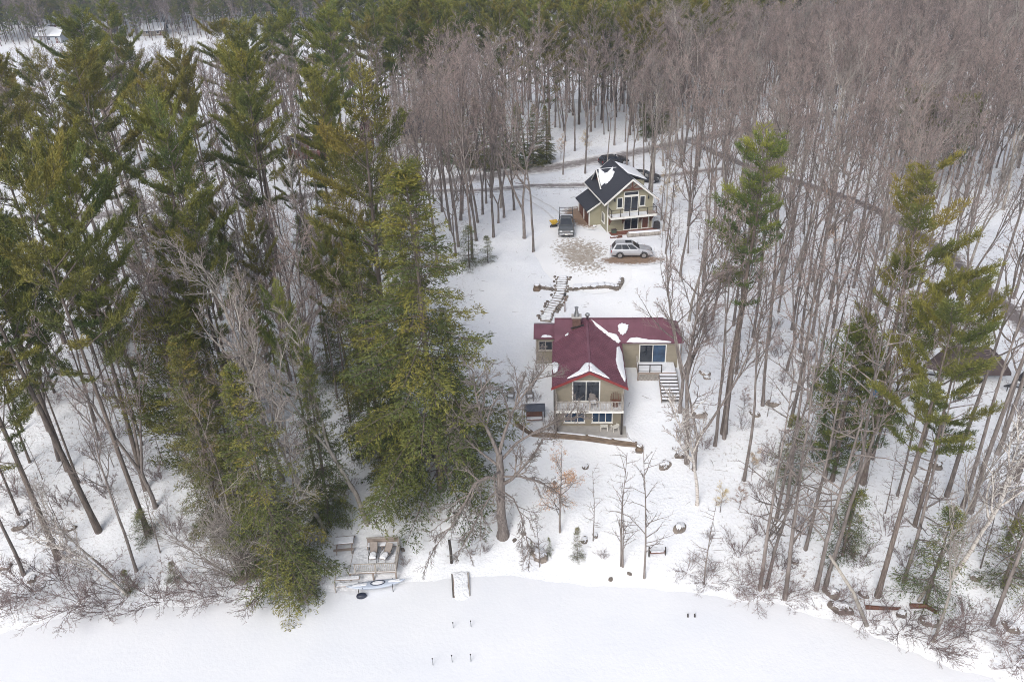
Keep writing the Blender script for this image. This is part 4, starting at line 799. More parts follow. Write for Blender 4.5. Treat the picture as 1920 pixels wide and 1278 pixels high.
# ------------------------------------------------------------------ vehicles
def vehicle(name, label, loc, rz, paint, L=5.0, W=1.96, H=1.82, hood=1.08, belt=1.12, cab=(-2.35, 1.05), rake=(0.45, 0.95), wheel_r=0.38, base=2.9, bed=None, nside=3, roof_m=None, group=None, rack=False, grille='metal_dark', side_m='glass'):
    t = thing(name, label, 'car' if not bed else 'truck', loc, rz, group); hw = W / 2; h2 = L / 2; wx = (base / 2 + 0.05, -base / 2 + 0.05)
    def ring(x, top, hwk=1.0, low=0.34):
        w = hw * hwk; return [(x, -w * 0.90, low), (x, -w * 0.985, low + 0.14), (x, -w, 0.72), (x, -w * 0.975, top - 0.09), (x, -w * 0.90, top), (x, w * 0.90, top), (x, w * 0.975, top - 0.09), (x, w, 0.72), (x, w * 0.985, low + 0.14), (x, w * 0.90, low)]
    xb = cab[0]
    if bed: st_ = [(-h2, belt - 0.02, 0.93), (-h2 + 0.06, belt, 0.98), (bed[1], belt, 1.0), (cab[1], belt, 1.0), (cab[1] + 0.5, hood, 0.99), (h2 - 0.45, hood - 0.06, 0.97), (h2 - 0.08, hood - 0.2, 0.91), (h2, hood - 0.38, 0.84)]
    else: st_ = [(-h2, belt - 0.28, 0.88), (-h2 + 0.08, belt - 0.05, 0.94), (-h2 + 0.3, belt, 0.98), (cab[1], belt, 1.0), (cab[1] + 0.45, hood, 0.99), (h2 - 0.5, hood - 0.05, 0.96), (h2 - 0.12, hood - 0.17, 0.9), (h2, hood - 0.36, 0.82)]
    MB().loft([ring(x, tp, k) for x, tp, k in st_]).build('body', paint, t, bevel=0.02)
    # cabin
    b0 = [(cab[0], -hw * 0.90), (cab[1], -hw * 0.90), (cab[1], hw * 0.90), (cab[0], hw * 0.90)]; r0 = [(cab[0] + rake[0], -hw * 0.70), (cab[1] - rake[1], -hw * 0.70), (cab[1] - rake[1], hw * 0.70), (cab[0] + rake[0], hw * 0.70)]
    zb, zr = belt - 0.03, H
    c = MB(); c.loft([[(x, y, zb) for x, y in b0], [(x, y, zr - 0.07) for x, y in r0], [(x + (0.12 if x < 0 else -0.12), y * 0.9, zr) for x, y in r0]]); cab_o = c.build('cabin', roof_m or paint, t, bevel=0.03)
    def pane(nm, i, u0, u1, v0, v1, m):
        A, B = Vector((*b0[i], zb)), Vector((*b0[(i + 1) % 4], zb)); Cc, Dd = Vector((*r0[(i + 1) % 4], zr - 0.07)), Vector((*r0[i], zr - 0.07))
        n = (B - A).cross(Dd - A).normalized(); f = lambda u, v: A.lerp(B, u).lerp(Dd.lerp(Cc, u), v) + n * 0.006
        MB().prism([f(u0, v0), f(u1, v0), f(u1, v1), f(u0, v1)], n * 0.012).build(nm, m, cab_o)
    pane('windshield', 1, 0.06, 0.94, 0.08, 0.93, 'glass'); pane('rear_window', 3, 0.08, 0.92, 0.12, 0.92, 'glass')
    e = [0.05 + 0.9 * k / nside for k in range(nside + 1)]
    for k in range(nside):
        pane('side_window', 0, e[k] + 0.012, e[k + 1] - 0.012, 0.12, 0.92, side_m); pane('side_window', 2, 1 - e[k + 1] + 0.012, 1 - e[k] - 0.012, 0.12, 0.92, side_m)
    for x in wx:
        for s in (-1, 1):
            wm = thing('wheel', None, None, (x, s * (hw - 0.10), wheel_r)); wm.parent = t; wm.name = 'wheel'
            def disc(y0, y1, r, k=20, xx=0): return MB().loft([[(r * math.cos(a), y0, r * math.sin(a)) for a in [j * 2 * math.pi / k for j in range(k)]], [(r * math.cos(a), y1, r * math.sin(a)) for a in [j * 2 * math.pi / k for j in range(k)]]])
            disc(-0.12, 0.12, wheel_r).build('tyre', 'tyre', wm, bevel=0.02)
            rm_ = disc(s * 0.10, s * 0.128, wheel_r * 0.68)
            for j in range(6): a = j * math.pi / 3; rm_.bar((0, s * 0.135, 0), (wheel_r * 0.62 * math.cos(a), s * 0.135, wheel_r * 0.62 * math.sin(a)), 0.06, 0.02, up=(0, 1, 0))
            rm_.build('rim', 'rim', wm)
            ac = [(x + (wheel_r + 0.07) * math.cos(a), s * (hw + 0.004), wheel_r + (wheel_r + 0.07) * math.sin(a)) for a in [j * math.pi / 10 for j in range(11)]]
            MB().tube(ac, 0.045, 6).build('wheel_arch', 'metal_dark' if not bed else paint, t)
    for s in (-1, 1):
        part('headlight', 'lamp_glass', t, (h2 - 0.22, h2 - 0.01, min(s * hw * 0.55, s * hw * 0.86), max(s * hw * 0.55, s * hw * 0.86), hood - 0.36, hood - 0.18), bevel=0.02)
        part('tail_light', 'tail_red', t, (-h2 - 0.015, -h2 + 0.1, min(s * hw * 0.74, s * hw * 0.92), max(s * hw * 0.74, s * hw * 0.92), belt - 0.42, belt - 0.12), bevel=0.01)
        part('mirror', paint, t, (cab[1] - 0.30, cab[1] - 0.12, min(s * hw * 0.98, s * (hw + 0.2)), max(s * hw * 0.98, s * (hw + 0.2)), belt + 0.02, belt + 0.2), bevel=0.03)
        for k in range(nside - 1): x = cab[0] + (cab[1] - cab[0]) * e[k + 1] + 0.1; part('door_handle', 'chrome', t, (x, x + 0.18, s * hw - 0.015, s * hw + 0.02, belt - 0.2, belt - 0.16))
    part('grille', grille, t, (h2 - 0.06, h2 + 0.015, -hw * 0.48, hw * 0.48, hood - 0.42, hood - 0.2), bevel=0.01)
    part('bumper', 'chrome' if bed else paint, t, (h2 - 0.2, h2 + 0.10, -hw * 0.90, hw * 0.90, 0.40, 0.62), bevel=0.04); part('bumper', 'chrome' if bed else paint, t, (-h2 - 0.08, -h2 + 0.15, -hw * 0.88, hw * 0.88, 0.42, 0.62), bevel=0.04)
    part('number_plate', 'plastic_white', t, (h2 + 0.102, h2 + 0.112, -0.17, 0.17, 0.44, 0.58))
    part('underbody', 'metal_dark', t, (-h2 + 0.3, h2 - 0.3, -hw * 0.8, hw * 0.8, 0.24, 0.42))
    if bed:
        bx0, bx1 = -h2 + 0.08, bed[1] - 0.05; b = MB()
        b.box(bx0, bx1, -hw * 0.95, -hw * 0.84, belt + 0.003, belt + 0.10); b.box(bx0, bx1, hw * 0.84, hw * 0.95, belt + 0.003, belt + 0.10); b.box(bx0 - 0.04, bx0 + 0.06, -hw * 0.84, hw * 0.84, belt + 0.003, belt + 0.09); b.build('bed_rail', paint, t, bevel=0.015)
        part('bed_snow', 'snow_clean', t, (bx0 + 0.07, bx1, -hw * 0.83, hw * 0.83, belt + 0.004, belt + 0.05), bevel=0.02)
        if rack:
            rk = MB()
            for s in (-1, 1):
                y = s * hw * 0.88
                for x in (bx0 + 0.15, bx1 - 0.2): rk.bar((x, y, belt + 0.08), (x, y, H + 0.28), 0.07, 0.07)
                rk.bar((bx0 - 0.1, y, H + 0.30), (cab[1] - rake[1] + 0.2, y, H + 0.30), 0.07, 0.07)
            for x in (bx0 + 0.15, bx1 - 0.2): rk.bar((x, -hw * 0.9, H + 0.33), (x, hw * 0.9, H + 0.33), 0.06, 0.06)
            rk.build('ladder_rack', 'metal_dark', t)
    return t
g_ = GP(1186, 484); suv = vehicle('parked_car', 'silver estate car parked before the dark roofed house', (15.0, g_.y + 0.75, hg(15.0, g_.y + 0.75) + 0.06), R(-5), 'silver', L=4.95)
part('sunroof', 'glass', suv, (-0.75, 0.0, -0.42, 0.42, 1.822, 1.834)); 
for s in (-1, 1): part('side_vent', 'metal_dark', suv, (1.28, 1.40, min(s * 0.97, s * 0.995), max(s * 0.97, s * 0.995), 0.72, 0.98))
g_ = GP(1067, 448); trk = vehicle('pickup_truck', 'grey pickup truck with a ladder rack on the snowy drive', (g_.x - 0.15, g_.y + 2.95, hg(g_.x, g_.y + 2.9) + 0.05), R(-94), 'truck_paint', L=5.7, W=2.0, H=1.9, hood=1.15, belt=1.18, cab=(-0.95, 1.15), rake=(0.25, 0.75), base=3.5, bed=(-2.8, -0.95), nside=2, rack=True, grille='chrome')
vehicle('parked_car', 'black car beside the road behind the dark roof', GP(1150, 309) + Vector((0, 0, 0.08)), R(18), 'car_dark', L=4.7, H=1.6)
c3 = vehicle('parked_car', 'black car with orange-red flank behind the sage house', GP(1208, 340) + Vector((0, 0, 0.05)), R(-20), 'car_dark', L=4.6, H=1.62)
part('door_panel', 'car_orange', c3, (-0.9, 0.2, -0.995, -0.984, 0.6, 0.95))
sp = thing('yellow_spreader', 'small yellow hopper spreader beside the pickup truck', 'spreader', GP(1038, 426), 0.2)
MB().loft([[(x * s, y * s, z) for x, y in ((-0.5, -0.4), (0.5, -0.4), (0.5, 0.4), (-0.5, 0.4))] for z, s in ((0.42, 0.4), (0.85, 1.0), (0.92, 1.04), (0.90, 0.9), (0.6, 0.5))]).build('hopper', 'yellow', sp); MB().bar((-0.3, 0, 0.42), (-0.35, 0, 0.0), 0.06, 0.06).bar((0.3, 0, 0.42), (0.35, 0, 0), 0.06, 0.06).box(-0.25, 0.25, -0.2, 0.2, 0.15, 0.42).build('frame', 'metal_dark', sp)
for s in (-1, 1): MB().tube([(s * 0.38, -0.05, 0.17), (s * 0.46, -0.05, 0.17)], 0.17, 14).build('wheel', 'tyre', sp)
# ------------------------------------------------------------------ lakeside furniture, steps, stones
def adirondack(name, label, loc, rz, m='chair_grey', group=None, snow=True):
    t = thing(name, label, 'chair', loc, rz, group)
    part('seat', m, t, *[(-0.28, 0.28, -0.28 + 0.11 * k, -0.19 + 0.11 * k, 0.36 - 0.025 * k, 0.385 - 0.025 * k) for k in range(5)])
    b = MB()
    for k in range(6): x = -0.275 + 0.095 * k; hgt = 1.05 - 0.03 * abs(k - 2.5); b.bar((x + 0.04, 0.24, 0.28), (x + 0.04, 0.24 + 0.32 * hgt, hgt), 0.085, 0.02, up=(0, -1, 0.3))
    b.build('backrest', m, t)
    for s in (-1, 1):
        part('armrest', m, t, (s * 0.36 - 0.07, s * 0.36 + 0.07, -0.38, 0.42, 0.56, 0.585)); part('leg', m, t, (s * 0.33 - 0.045, s * 0.33 + 0.045, -0.32, -0.29, -0.1, 0.558)); MB().bar((s * 0.31, -0.3, 0.33), (s * 0.31, 0.55, -0.05), 0.03, 0.12).build('leg', m, t)
    if snow: part('snow_layer', 'snow_clean', t, (-0.26, 0.26, -0.27, 0.18, 0.39, 0.47), bevel=0.04)
    return t
def gz(x, y, dz=0.0): return Vector((x, y, hg(x, y) + dz))
adirondack('garden_chair', 'grey slatted garden chair nearer the tan house wall', gz(1.5, 65.0), 0.05)
adirondack('garden_chair', 'grey slatted garden chair nearer the big bare maple', gz(-0.3, 65.3), -0.12)
t = thing('garden_swing', 'garden swing seat with a slate blue canopy beside the house', 'swing', gz(1.85, 62.0), 0.0)
MB().prism([(-1.0, -0.55, 1.62), (1.0, -0.55, 1.62), (1.0, 0.15, 1.86), (-1.0, 0.15, 1.86)], (0, 0, 0.04)).prism([(-1.0, 0.152, 1.862), (1.0, 0.152, 1.862), (1.0, 0.6, 1.72), (-1.0, 0.6, 1.72)], (0, 0, 0.04)).build('canopy', 'canopy', t)
f_ = MB()
for s in (-1, 1): f_.tube([(s * 0.95, -0.7, -0.1), (s * 0.95, 0.0, 1.78), (s * 0.95, 0.7, -0.1)], 0.03, 6)
f_.build('frame', 'metal_dark', t); part('seat', 'rust_leaf' if False else 'wood_brown', t, (-0.75, 0.75, -0.28, 0.25, 0.46, 0.56), bevel=0.03); MB().bar((0, 0.25, 0.5), (0, 0.42, 1.02), 1.5, 0.08, up=(0, -1, 0)).build('backrest', 'wood_brown', t)
for s in (-1, 1): part('hanger', 'metal_dark', t, (s * 0.78 - 0.01, s * 0.78 + 0.01, -0.02, 0.0, 0.55, 1.72))
part('snow_layer', 'snow_clean', t, (-0.7, 0.7, -0.26, 0.16, 0.564, 0.63), bevel=0.03)
# patio: white armchair, white table; on the balcony a chair
t = thing('plastic_armchair', 'white plastic armchair under the balcony', 'chair', H2W @ Vector((2.35, -0.75, 0.02)), R(200))
part('seat', 'plastic_white', t, (-0.26, 0.26, -0.26, 0.24, 0.40, 0.44), bevel=0.015); MB().prism([(-0.26, 0.20, 0.44), (0.26, 0.20, 0.44), (0.30, 0.30, 0.80), (0.18, 0.33, 0.92), (-0.18, 0.33, 0.92), (-0.30, 0.30, 0.80)], (0, 0.035, 0)).build('backrest', 'plastic_white', t)
for s in (-1, 1):
    MB().tube([(s * 0.29, -0.24, 0.4), (s * 0.30, -0.22, 0.63), (s * 0.30, 0.24, 0.66)], 0.03, 6).build('armrest', 'plastic_white', t)
    for y in (-0.24, 0.22): part('leg', 'plastic_white', t, (s * 0.24 - 0.025, s * 0.24 + 0.025, y - 0.025, y + 0.025, 0, 0.398))
t = thing('side_table', 'low white slatted table below the blue windows', 'table', H2W @ Vector((1.38, -0.65, 0.02)), HR)
part('top', 'plastic_white', t, *[(-0.35, 0.35, -0.25 + 0.1 * k, -0.165 + 0.1 * k, 0.42, 0.45) for k in range(5)])
for x in (-0.3, 0.3):
    for y in (-0.2, 0.2): part('leg', 'plastic_white', t, (x - 0.03, x + 0.03, y - 0.03, y + 0.03, 0, 0.418))
adirondack('balcony_chair', 'grey slatted chair with white cushion on the lake house balcony', H2W @ Vector((0.35, -0.55, 2.62)), 0.1)
t = thing('wicker_chair', 'round dark wicker chair on the balcony corner', 'chair', H2W @ Vector((2.35, -0.6, 2.62)), 0)
MB().loft([[(r * math.cos(a), r * math.sin(a) * 0.8 + 0.0, z) for a in [k * math.pi / 7 for k in range(14)]] for z, r in ((0, 0.3), (0.2, 0.22), (0.42, 0.42), (0.5, 0.45), (0.46, 0.38))]).build('seat', 'wood_brown', t); b = MB()
for k in range(9): a = math.pi * k / 8; b.bar((0.42 * math.cos(a), 0.34 * math.sin(a), 0.45), (0.46 * math.cos(a), 0.5 * math.sin(a) + 0.05, 0.75 + 0.45 * math.sin(a)), 0.05, 0.02)
b.build('backrest', 'wood_brown', t)
# retaining timbers below the patio
t = thing('retaining_timbers', 'long rotting timber edging below the snowy patio', 'retaining wall', gz(5.2, 60.2))
o0 = t.location.copy(); seg = [(0.1, 61.9), (1.5, 60.5), (3.7, 59.75), (6.5, 59.3), (8.8, 58.85), (10.9, 58.4)]
for i in range(5):
    a, b = seg[i], seg[i + 1]
    for k in range(2):
        za, zb = hg(*a) - 0.06 + 0.24 * k, hg(*b) - 0.06 + 0.24 * k; ob = MB().bar(Vector((a[0], a[1] + 0.05 * k, za + 0.1)) - o0, Vector((b[0], b[1] + 0.05 * k, zb + 0.1)) - o0, 0.3, 0.27, up=(0, 0, 1)).build('timber', 'timber', t, bevel=0.03)
    snow_patch(t, [Vector((a[0] + .1, a[1] + 0.02, hg(*a) + 0.40)) - o0, Vector((b[0] - .1, b[1] + 0.02, hg(*b) + 0.40)) - o0, Vector((b[0] - .1, b[1] + 0.2, hg(*b) + 0.40)) - o0, Vector((a[0] + .1, a[1] + 0.2, hg(*a) + 0.40)) - o0], (0, 0, 1), 0.07, seed=40 + i, jit=.03)
def stump(loc, r, h, label, rz=0):
    t = thing('stump', label, 'stump', loc, rz); rings = []
    for z, s in ((-0.2, 1.5), (0.08, 1.15), (h * 0.6, 1.0), (h, 0.97)): rings.append([(r * s * (1 + 0.12 * math.sin(5 * a + 1) * (s - 0.8)) * math.cos(a), r * s * (1 + 0.12 * math.sin(5 * a + 1)) * math.sin(a), z + (0.05 * math.sin(3 * a) if z == h else 0)) for a in [k * math.pi / 8 for k in range(16)]])
    MB().loft(rings).build('wood', 'timber', t); snow_patch(t, [(r * 0.8 * math.cos(a), r * 0.8 * math.sin(a), h + 0.02) for a in [k * math.pi / 4 for k in range(8)]], (0, 0, 1), 0.1, seed=3, detail=2, jit=.02); return t
stump(gz(11.05, 57.9), 0.3, 0.5, 'weathered stump at the end of the timber edging')
stump(gz(3.1, 83.8), 0.38, 0.55, 'broken stump at the end of the dry stone wall')
# stone stair from the drive, and dry stone wall
t = thing('stone_steps', 'crooked fieldstone steps climbing from the red roof to the drive', 'steps', gz(5.0, 81)); o0 = t.location.copy(); rg = random.Random(5)
def stone_mesh(seed, lx, ly, lz, m='stone'):
    bm = bmesh.new(); bmesh.ops.create_cube(bm, size=1.0); bmesh.ops.subdivide_edges(bm, edges=bm.edges[:], cuts=1, use_grid_fill=True)
    for v in bm.verts:
        n_ = noise.noise(v.co * 2.3 + Vector((seed * 3.1, seed, 0))); v.co = Vector((v.co.x * lx, v.co.y * ly, v.co.z * lz)) * (1 + 0.22 * n_) ; l = max(abs(v.co.x / lx), abs(v.co.y / ly), abs(v.co.z / lz))
        if sum(1 for c, q in zip(v.co, (lx, ly, lz)) if abs(c) > 0.4 * q) == 3: v.co *= 0.86
    me = bpy.data.meshes.new('stone'); bm.to_mesh(me); bm.free(); me.materials.append(M[m]); return me
STN = [stone_mesh(i, 1, 1, 1) for i in range(6)]
pth = catmull([(6.25, 86.0, 0), (5.95, 84.2, 0), (5.55, 82.2, 0), (4.75, 80.4, 0), (4.05, 78.8, 0), (3.7, 77.4, 0)], 4); pth = pth[:20]
for i, p in enumerate(pth):
    tn = (pth[min(i + 1, len(pth) - 1)] - pth[max(i - 1, 0)]).normalized(); az = math.atan2(tn.y, tn.x) + math.pi / 2
    z = hg(p.x, p.y) + 0.05; inst('stone_step', STN[i % 6], t, Vector((p.x, p.y, z)) - o0, (0, 0, az + rg.uniform(-.1, .1)), (rg.uniform(1.15, 1.4), 0.38, 0.22))
    for s in (-1, 1):
        if rg.random() < 0.45: continue
        q = p + Vector((-tn.y, tn.x, 0)) * s * rg.uniform(0.7, 0.95); inst('side_stone', STN[(i + 3) % 6], t, Vector((q.x, q.y, hg(q.x, q.y) + 0.02)) - o0, (rg.uniform(-.2, .2), 0, rg.random() * 6), (rg.uniform(.22, .42), rg.uniform(.2, .34), rg.uniform(.25, .42)))
    c = Vector((p.x, p.y, z + 0.10)) - o0; a = az + rg.uniform(-.1, .1); u = Vector((math.cos(a), math.sin(a), 0)); v = Vector((-u.y, u.x, 0)); w = rg.uniform(0.42, 0.6)
    snow_patch(t, [c - u * w - v * 0.15, c + u * w - v * 0.12, c + u * w + v * 0.2, c - u * w + v * 0.2], (0, 0, 1), 0.1, seed=60 + i, jit=0.05, detail=2, name='snow_layer')
t = thing('stone_wall', 'low dry stone wall capped with snow above the red roof', 'stone wall', gz(8.5, 83.4)); o0 = t.location.copy()
wp = catmull([(3.5, 84.0, 0), (5.0, 83.5, 0), (7.0, 83.4, 0), (9.3, 83.4, 0), (11.2, 83.2, 0), (12.2, 82.7, 0), (12.7, 83.6, 0), (13.0, 84.6, 0)], 7)
for i, p in enumerate(wp):
    if 5.0 < p.x < 6.6: continue
    for k in range(2):
        if k == 1 and rg.random() < 0.25: continue
        inst('stone', STN[(i * 2 + k) % 6], t, Vector((p.x + rg.uniform(-.08, .08), p.y + rg.uniform(-.06, .06), hg(p.x, p.y) + 0.02 + 0.2 * k)) - o0, (0, 0, rg.uniform(-.4, .4)), (rg.uniform(.3, .55), rg.uniform(.28, .4), rg.uniform(.2, .28)))
for i in range(0, len(wp) - 3, 3):
    if 4.4 < wp[i].x < 6.6: continue
    a, b = wp[i], wp[i + 3]; za, zb = hg(a.x, a.y) + 0.27, hg(b.x, b.y) + 0.27
    snow_patch(t, [Vector((a.x, a.y - 0.06, za)) - o0, Vector((b.x, b.y - 0.06, zb)) - o0, Vector((b.x, b.y + 0.9, zb + 0.05)) - o0, Vector((a.x, a.y + 0.9, za + 0.05)) - o0], (0, 0, 1), 0.08, seed=90 + i, jit=0.06, name='snow_layer')
# lamp post on the slope
g_ = gz(6.0, 79.3); t = thing('lamp_post', 'brown lamp post beside the fieldstone steps', 'lamp post', g_)
MB().tube([(0, 0, -0.2), (0, 0, 1.95)], [0.06, 0.05], 8).build('pole', 'wood_brown', t); MB().loft([[(r * x, r * y, z) for x, y in ((-1, -1), (1, -1), (1, 1), (-1, 1))] for z, r in ((1.95, 0.08), (2.2, 0.13), (2.22, 0.16), (2.34, 0.03))]).build('lantern', 'metal_dark', t)
# lakeside platform
DX0, DX1, DY0, DY1, DZ2 = -13.35, -9.6, 36.6, 39.5, 1.02
t = thing('lake_deck', 'railed wooden deck platform at the lake edge', 'deck', ((DX0 + DX1) / 2, 47.35, 0)); o0 = t.location.copy(); Lx = (DX1 - DX0) / 2
bd = MB().box(-Lx, Lx, 0, 0.138, 0, 0.04).mesh('board', 'deck_wood')
for k in range(20): inst('board', bd, t, (0, DY0 - 38 + 0.145 * k, DZ2 - 0.04))
part('snow_layer', 'snow_clean', t, (-Lx + 0.05, Lx - 0.08, DY0 - 37.95, DY1 - 38.05, DZ2 + 0.004, DZ2 + 0.05), bevel=0.02)
for x in (-Lx + 0.1, 0, Lx - 0.1):
    for y in (DY0 - 37.9, DY1 - 38.1): part('post', 'deck_wood', t, (x - 0.06, x + 0.06, y - 0.06, y + 0.06, -0.6, DZ2 - 0.042))
railing(t, (-Lx + 0.55, DY0 - 38 + 0.05), (Lx - 0.05, DY0 - 38 + 0.05), DZ2, 0.92, 3, 'trim_grey', 0.15); railing(t, (Lx - 0.05, DY0 - 38 + 0.12), (Lx - 0.05, DY1 - 38 - 0.12), DZ2, 0.92, 3, 'trim_grey', 0.15)
bk = part('bench', 'deck_wood', t, *[(-0.75, Lx - 0.12, 1.05 + 0.15 * k, 1.18 + 0.15 * k, DZ2 + 0.42, DZ2 + 0.46) for k in range(3)])
for k in range(4): part('slat', 'deck_wood', bk, (-0.75, Lx - 0.12, 1.50, 1.53, DZ2 + 0.30 + 0.16 * k, DZ2 + 0.44 + 0.16 * k))
part('bench_cap', 'trim_grey', bk, (-0.8, Lx - 0.1, 1.44, 1.58, DZ2 + 0.94, DZ2 + 0.98)); part('snow_layer', 'snow_clean', bk, (-0.7, Lx - 0.15, 1.06, 1.46, DZ2 + 0.464, DZ2 + 0.53), bevel=0.025)
for x in (-0.7, 0.45, Lx - 0.2): part('bench_leg', 'deck_wood', bk, (x - 0.04, x + 0.04, 1.08, 1.16, DZ2, DZ2 + 0.415))
for k in range(2): part('stair_step', 'deck_wood', t, (-Lx - 1.0, -Lx + 0.9, DY0 - 38 - 0.42 * (k + 1) + 0.02, DY0 - 38 - 0.42 * k - 0.02, DZ2 - 0.26 * (k + 1), DZ2 - 0.26 * (k + 1) + 0.05)); part('snow_layer', 'snow_clean', t, (-Lx - 0.95, -Lx + 0.85, DY0 - 38 - 0.42 * (k + 1) + 0.04, DY0 - 38 - 0.42 * k - 0.05, DZ2 - 0.26 * (k + 1) + 0.053, DZ2 - 0.26 * (k + 1) + 0.11), bevel=0.02)
MB().bar((-Lx - 0.95, DY0 - 38.9, -0.1), (-Lx - 0.95, DY0 - 38.9, 0.75), 0.08, 0.08).bar((-Lx - 0.95, DY0 - 38.9, 0.75), (-Lx - 0.95, DY0 - 38, 1.35), 0.07, 0.05).build('handrail', 'trim_grey', t)
def lounger(label, loc, rz):
    t = thing('lounge_chair', label, 'lounge chair', loc, rz); f_ = MB()
    for s in (-1, 1): f_.tube([(s * 0.31, -0.75, 0.0), (s * 0.31, -0.72, 0.36), (s * 0.31, 0.12, 0.34), (s * 0.31, 0.62, 0.92)], 0.022, 6); f_.tube([(s * 0.31, 0.45, 0.0), (s * 0.31, 0.12, 0.34)], 0.022, 6); f_.tube([(s * 0.34, -0.45, 0.36), (s * 0.35, -0.35, 0.58), (s * 0.33, 0.3, 0.58)], 0.022, 6)
    f_.build('frame', 'metal_dark', t); MB().bar((0, -0.72, 0.36), (0, 0.12, 0.34), 0.58, 0.02).build('seat', 'sling', t); MB().bar((0, 0.13, 0.35), (0, 0.62, 0.93), 0.58, 0.02, up=(0, -1, 1)).build('backrest', 'sling', t)
    snow_patch(t, [(-0.26, -0.68, 0.37), (0.26, -0.68, 0.37), (0.27, -0.1, 0.36), (0.0, 0.14, 0.36), (-0.27, -0.1, 0.36)], (0, 0, 1), 0.12, seed=8, jit=.02, name='snow_layer'); return t
lounger('taupe sling lounge chair facing straight at the lake on the deck', (-11.6, 47.75, DZ2 + 0.052), 0.0); lounger('taupe sling lounge chair turned towards the deck corner', (-10.55, 47.65, DZ2 + 0.052), R(-24))
t = thing('picnic_table', 'snow-covered wooden table beside the lake deck', 'table', gz(-14.1, 48.9), R(4))
part('top', 'deck_wood', t, *[(-0.8, 0.8, -0.4 + 0.16 * k, -0.26 + 0.16 * k, 0.70, 0.74) for k in range(5)]); part('bench', 'deck_wood', t, (-0.8, 0.8, -0.85, -0.6, 0.42, 0.46)); part('bench', 'deck_wood', t, (-0.8, 0.8, 0.6, 0.85, 0.42, 0.46))
for x in (-0.6, 0.6): MB().bar((x, -0.7, -0.1), (x, -0.15, 0.7), 0.05, 0.09).bar((x, 0.7, -0.1), (x, 0.15, 0.7), 0.05, 0.09).bar((x + 0.045, -0.85, 0.40), (x + 0.045, 0.85, 0.40), 0.04, 0.08).build('trestle', 'deck_wood', t)
part('snow_layer', 'snow_clean', t, (-0.77, 0.77, -0.38, 0.38, 0.744, 0.84), bevel=0.04)
# kayak
t = thing('kayak', 'pale blue kayak dusted with snow on a rack before the deck', 'kayak', (-11.15, 45.2, 0.35), R(7)); rings = []
for k in range(15):
    x = -2.25 + 4.5 * k / 14; s = max(0.03, (1 - (abs(x) / 2.28) ** 2.2)); zz = 0.16 * (abs(x) / 2.25) ** 3; rings.append([(x, 0.42 * s * math.cos(a), 0.25 + zz + (0.13 * math.sin(a) if math.sin(a) > 0 else 0.20 * math.sin(a)) * (0.35 + 0.65 * s)) for a in [j * math.pi / 7 for j in range(14)]])
MB().loft(rings).build('hull', 'kayak', t, smooth=True)
MB().tube([(0.15 + 0.55 * math.cos(a), 0.24 * math.sin(a), 0.385) for a in [k * math.pi / 10 for k in range(21)]], 0.035, 6, cap=False).build('cockpit_rim', 'navy', t); snow_patch(t, [(0.15 + 0.46 * math.cos(a), 0.19 * math.sin(a), 0.37) for a in [k * math.pi / 5 for k in range(10)]], (0, 0, 1), 0.05, seed=4, detail=1, jit=.01, name='snow_layer')
for x in (-1.0, 1.25): MB().bar((x, -0.36, 0.32), (x, 0.36, 0.32), 0.05, 0.03).build('strap', 'navy', t)
for k, x0, x1 in ((0, -1.9, -0.7), (1, 0.95, 1.9)): snow_patch(t, [(x0, -0.09, 0.37), (x1, -0.14, 0.37), (x1, 0.14, 0.37), (x0, 0.09, 0.37)], (0, 0, 1), 0.04, seed=31 + k, jit=.02, name='snow_layer')
t = thing('kayak_rack', 'low dark kayak rack with black floats on the ice', 'rack', (-11.15, 45.2, 0.0), R(7))
for x in (-1.35, 1.25): MB().bar((x, -0.4, 0.0), (x, -0.4, 0.52), 0.05, 0.05).bar((x, 0.4, 0.0), (x, 0.4, 0.62), 0.05, 0.05).bar((x, -0.42, 0.36), (x, 0.42, 0.36), 0.05, 0.05).build('bracket', 'wood_dark', t)
MB().loft([[(-1.15 + r * math.cos(a), -0.55 + r * 0.6 * math.sin(a), z) for a in [k * math.pi / 6 for k in range(12)]] for z, r in ((0.0, 0.36), (0.12, 0.42), (0.26, 0.36), (0.32, 0.15))]).build('float', 'navy', t, smooth=True)
# landing ramp, posts in the ice, path lights, netting frame
t = thing('landing_ramp', 'snow-filled wooden landing ramp running onto the ice', 'ramp', (-4.65, 45.3, 0.0), R(5)); 
for s in (-1, 1): MB().bar((s * 0.65, 1.1, 0.24), (s * 0.65, -1.15, 0.03), 0.06, 0.09).build('side_rail', 'trim_grey' if s > 0 else 'wood_dark', t)
MB().prism([(-0.61, 1.1, 0.17), (0.61, 1.1, 0.17), (0.61, -1.15, -0.02), (-0.61, -1.15, -0.02)], (0, 0, 0.04)).build('deck', 'deck_wood', t); snow_patch(t, [(-0.58, 1.3, 0.2), (0.58, 1.3, 0.2), (0.60, -1.1, 0.03), (0.3, -1.5, -0.02), (-0.5, -1.45, -0.02)], (0, 0, 1), 0.05, seed=77, jit=0.05, name='snow_layer'); part('trestle', 'wood_dark', t, (-0.6, 0.6, 0.9, 1.0, -0.3, 0.165))
g_ = gz(-5.45, 47.4); t = thing('mooring_post', 'tall dark post standing behind the landing ramp', 'post', g_); MB().tube([(0, 0, -0.3), (0.02, 0, 1.2), (-0.02, 0, 2.5)], [0.12, 0.115, 0.11], 9).build('pole', 'wood_dark', t); snow_patch(t, [(0.08 * math.cos(a) - .02, 0.08 * math.sin(a), 2.5) for a in [k * math.pi / 3 for k in range(6)]], (0, 0, 1), 0.06, seed=2, jit=0.0, detail=2)
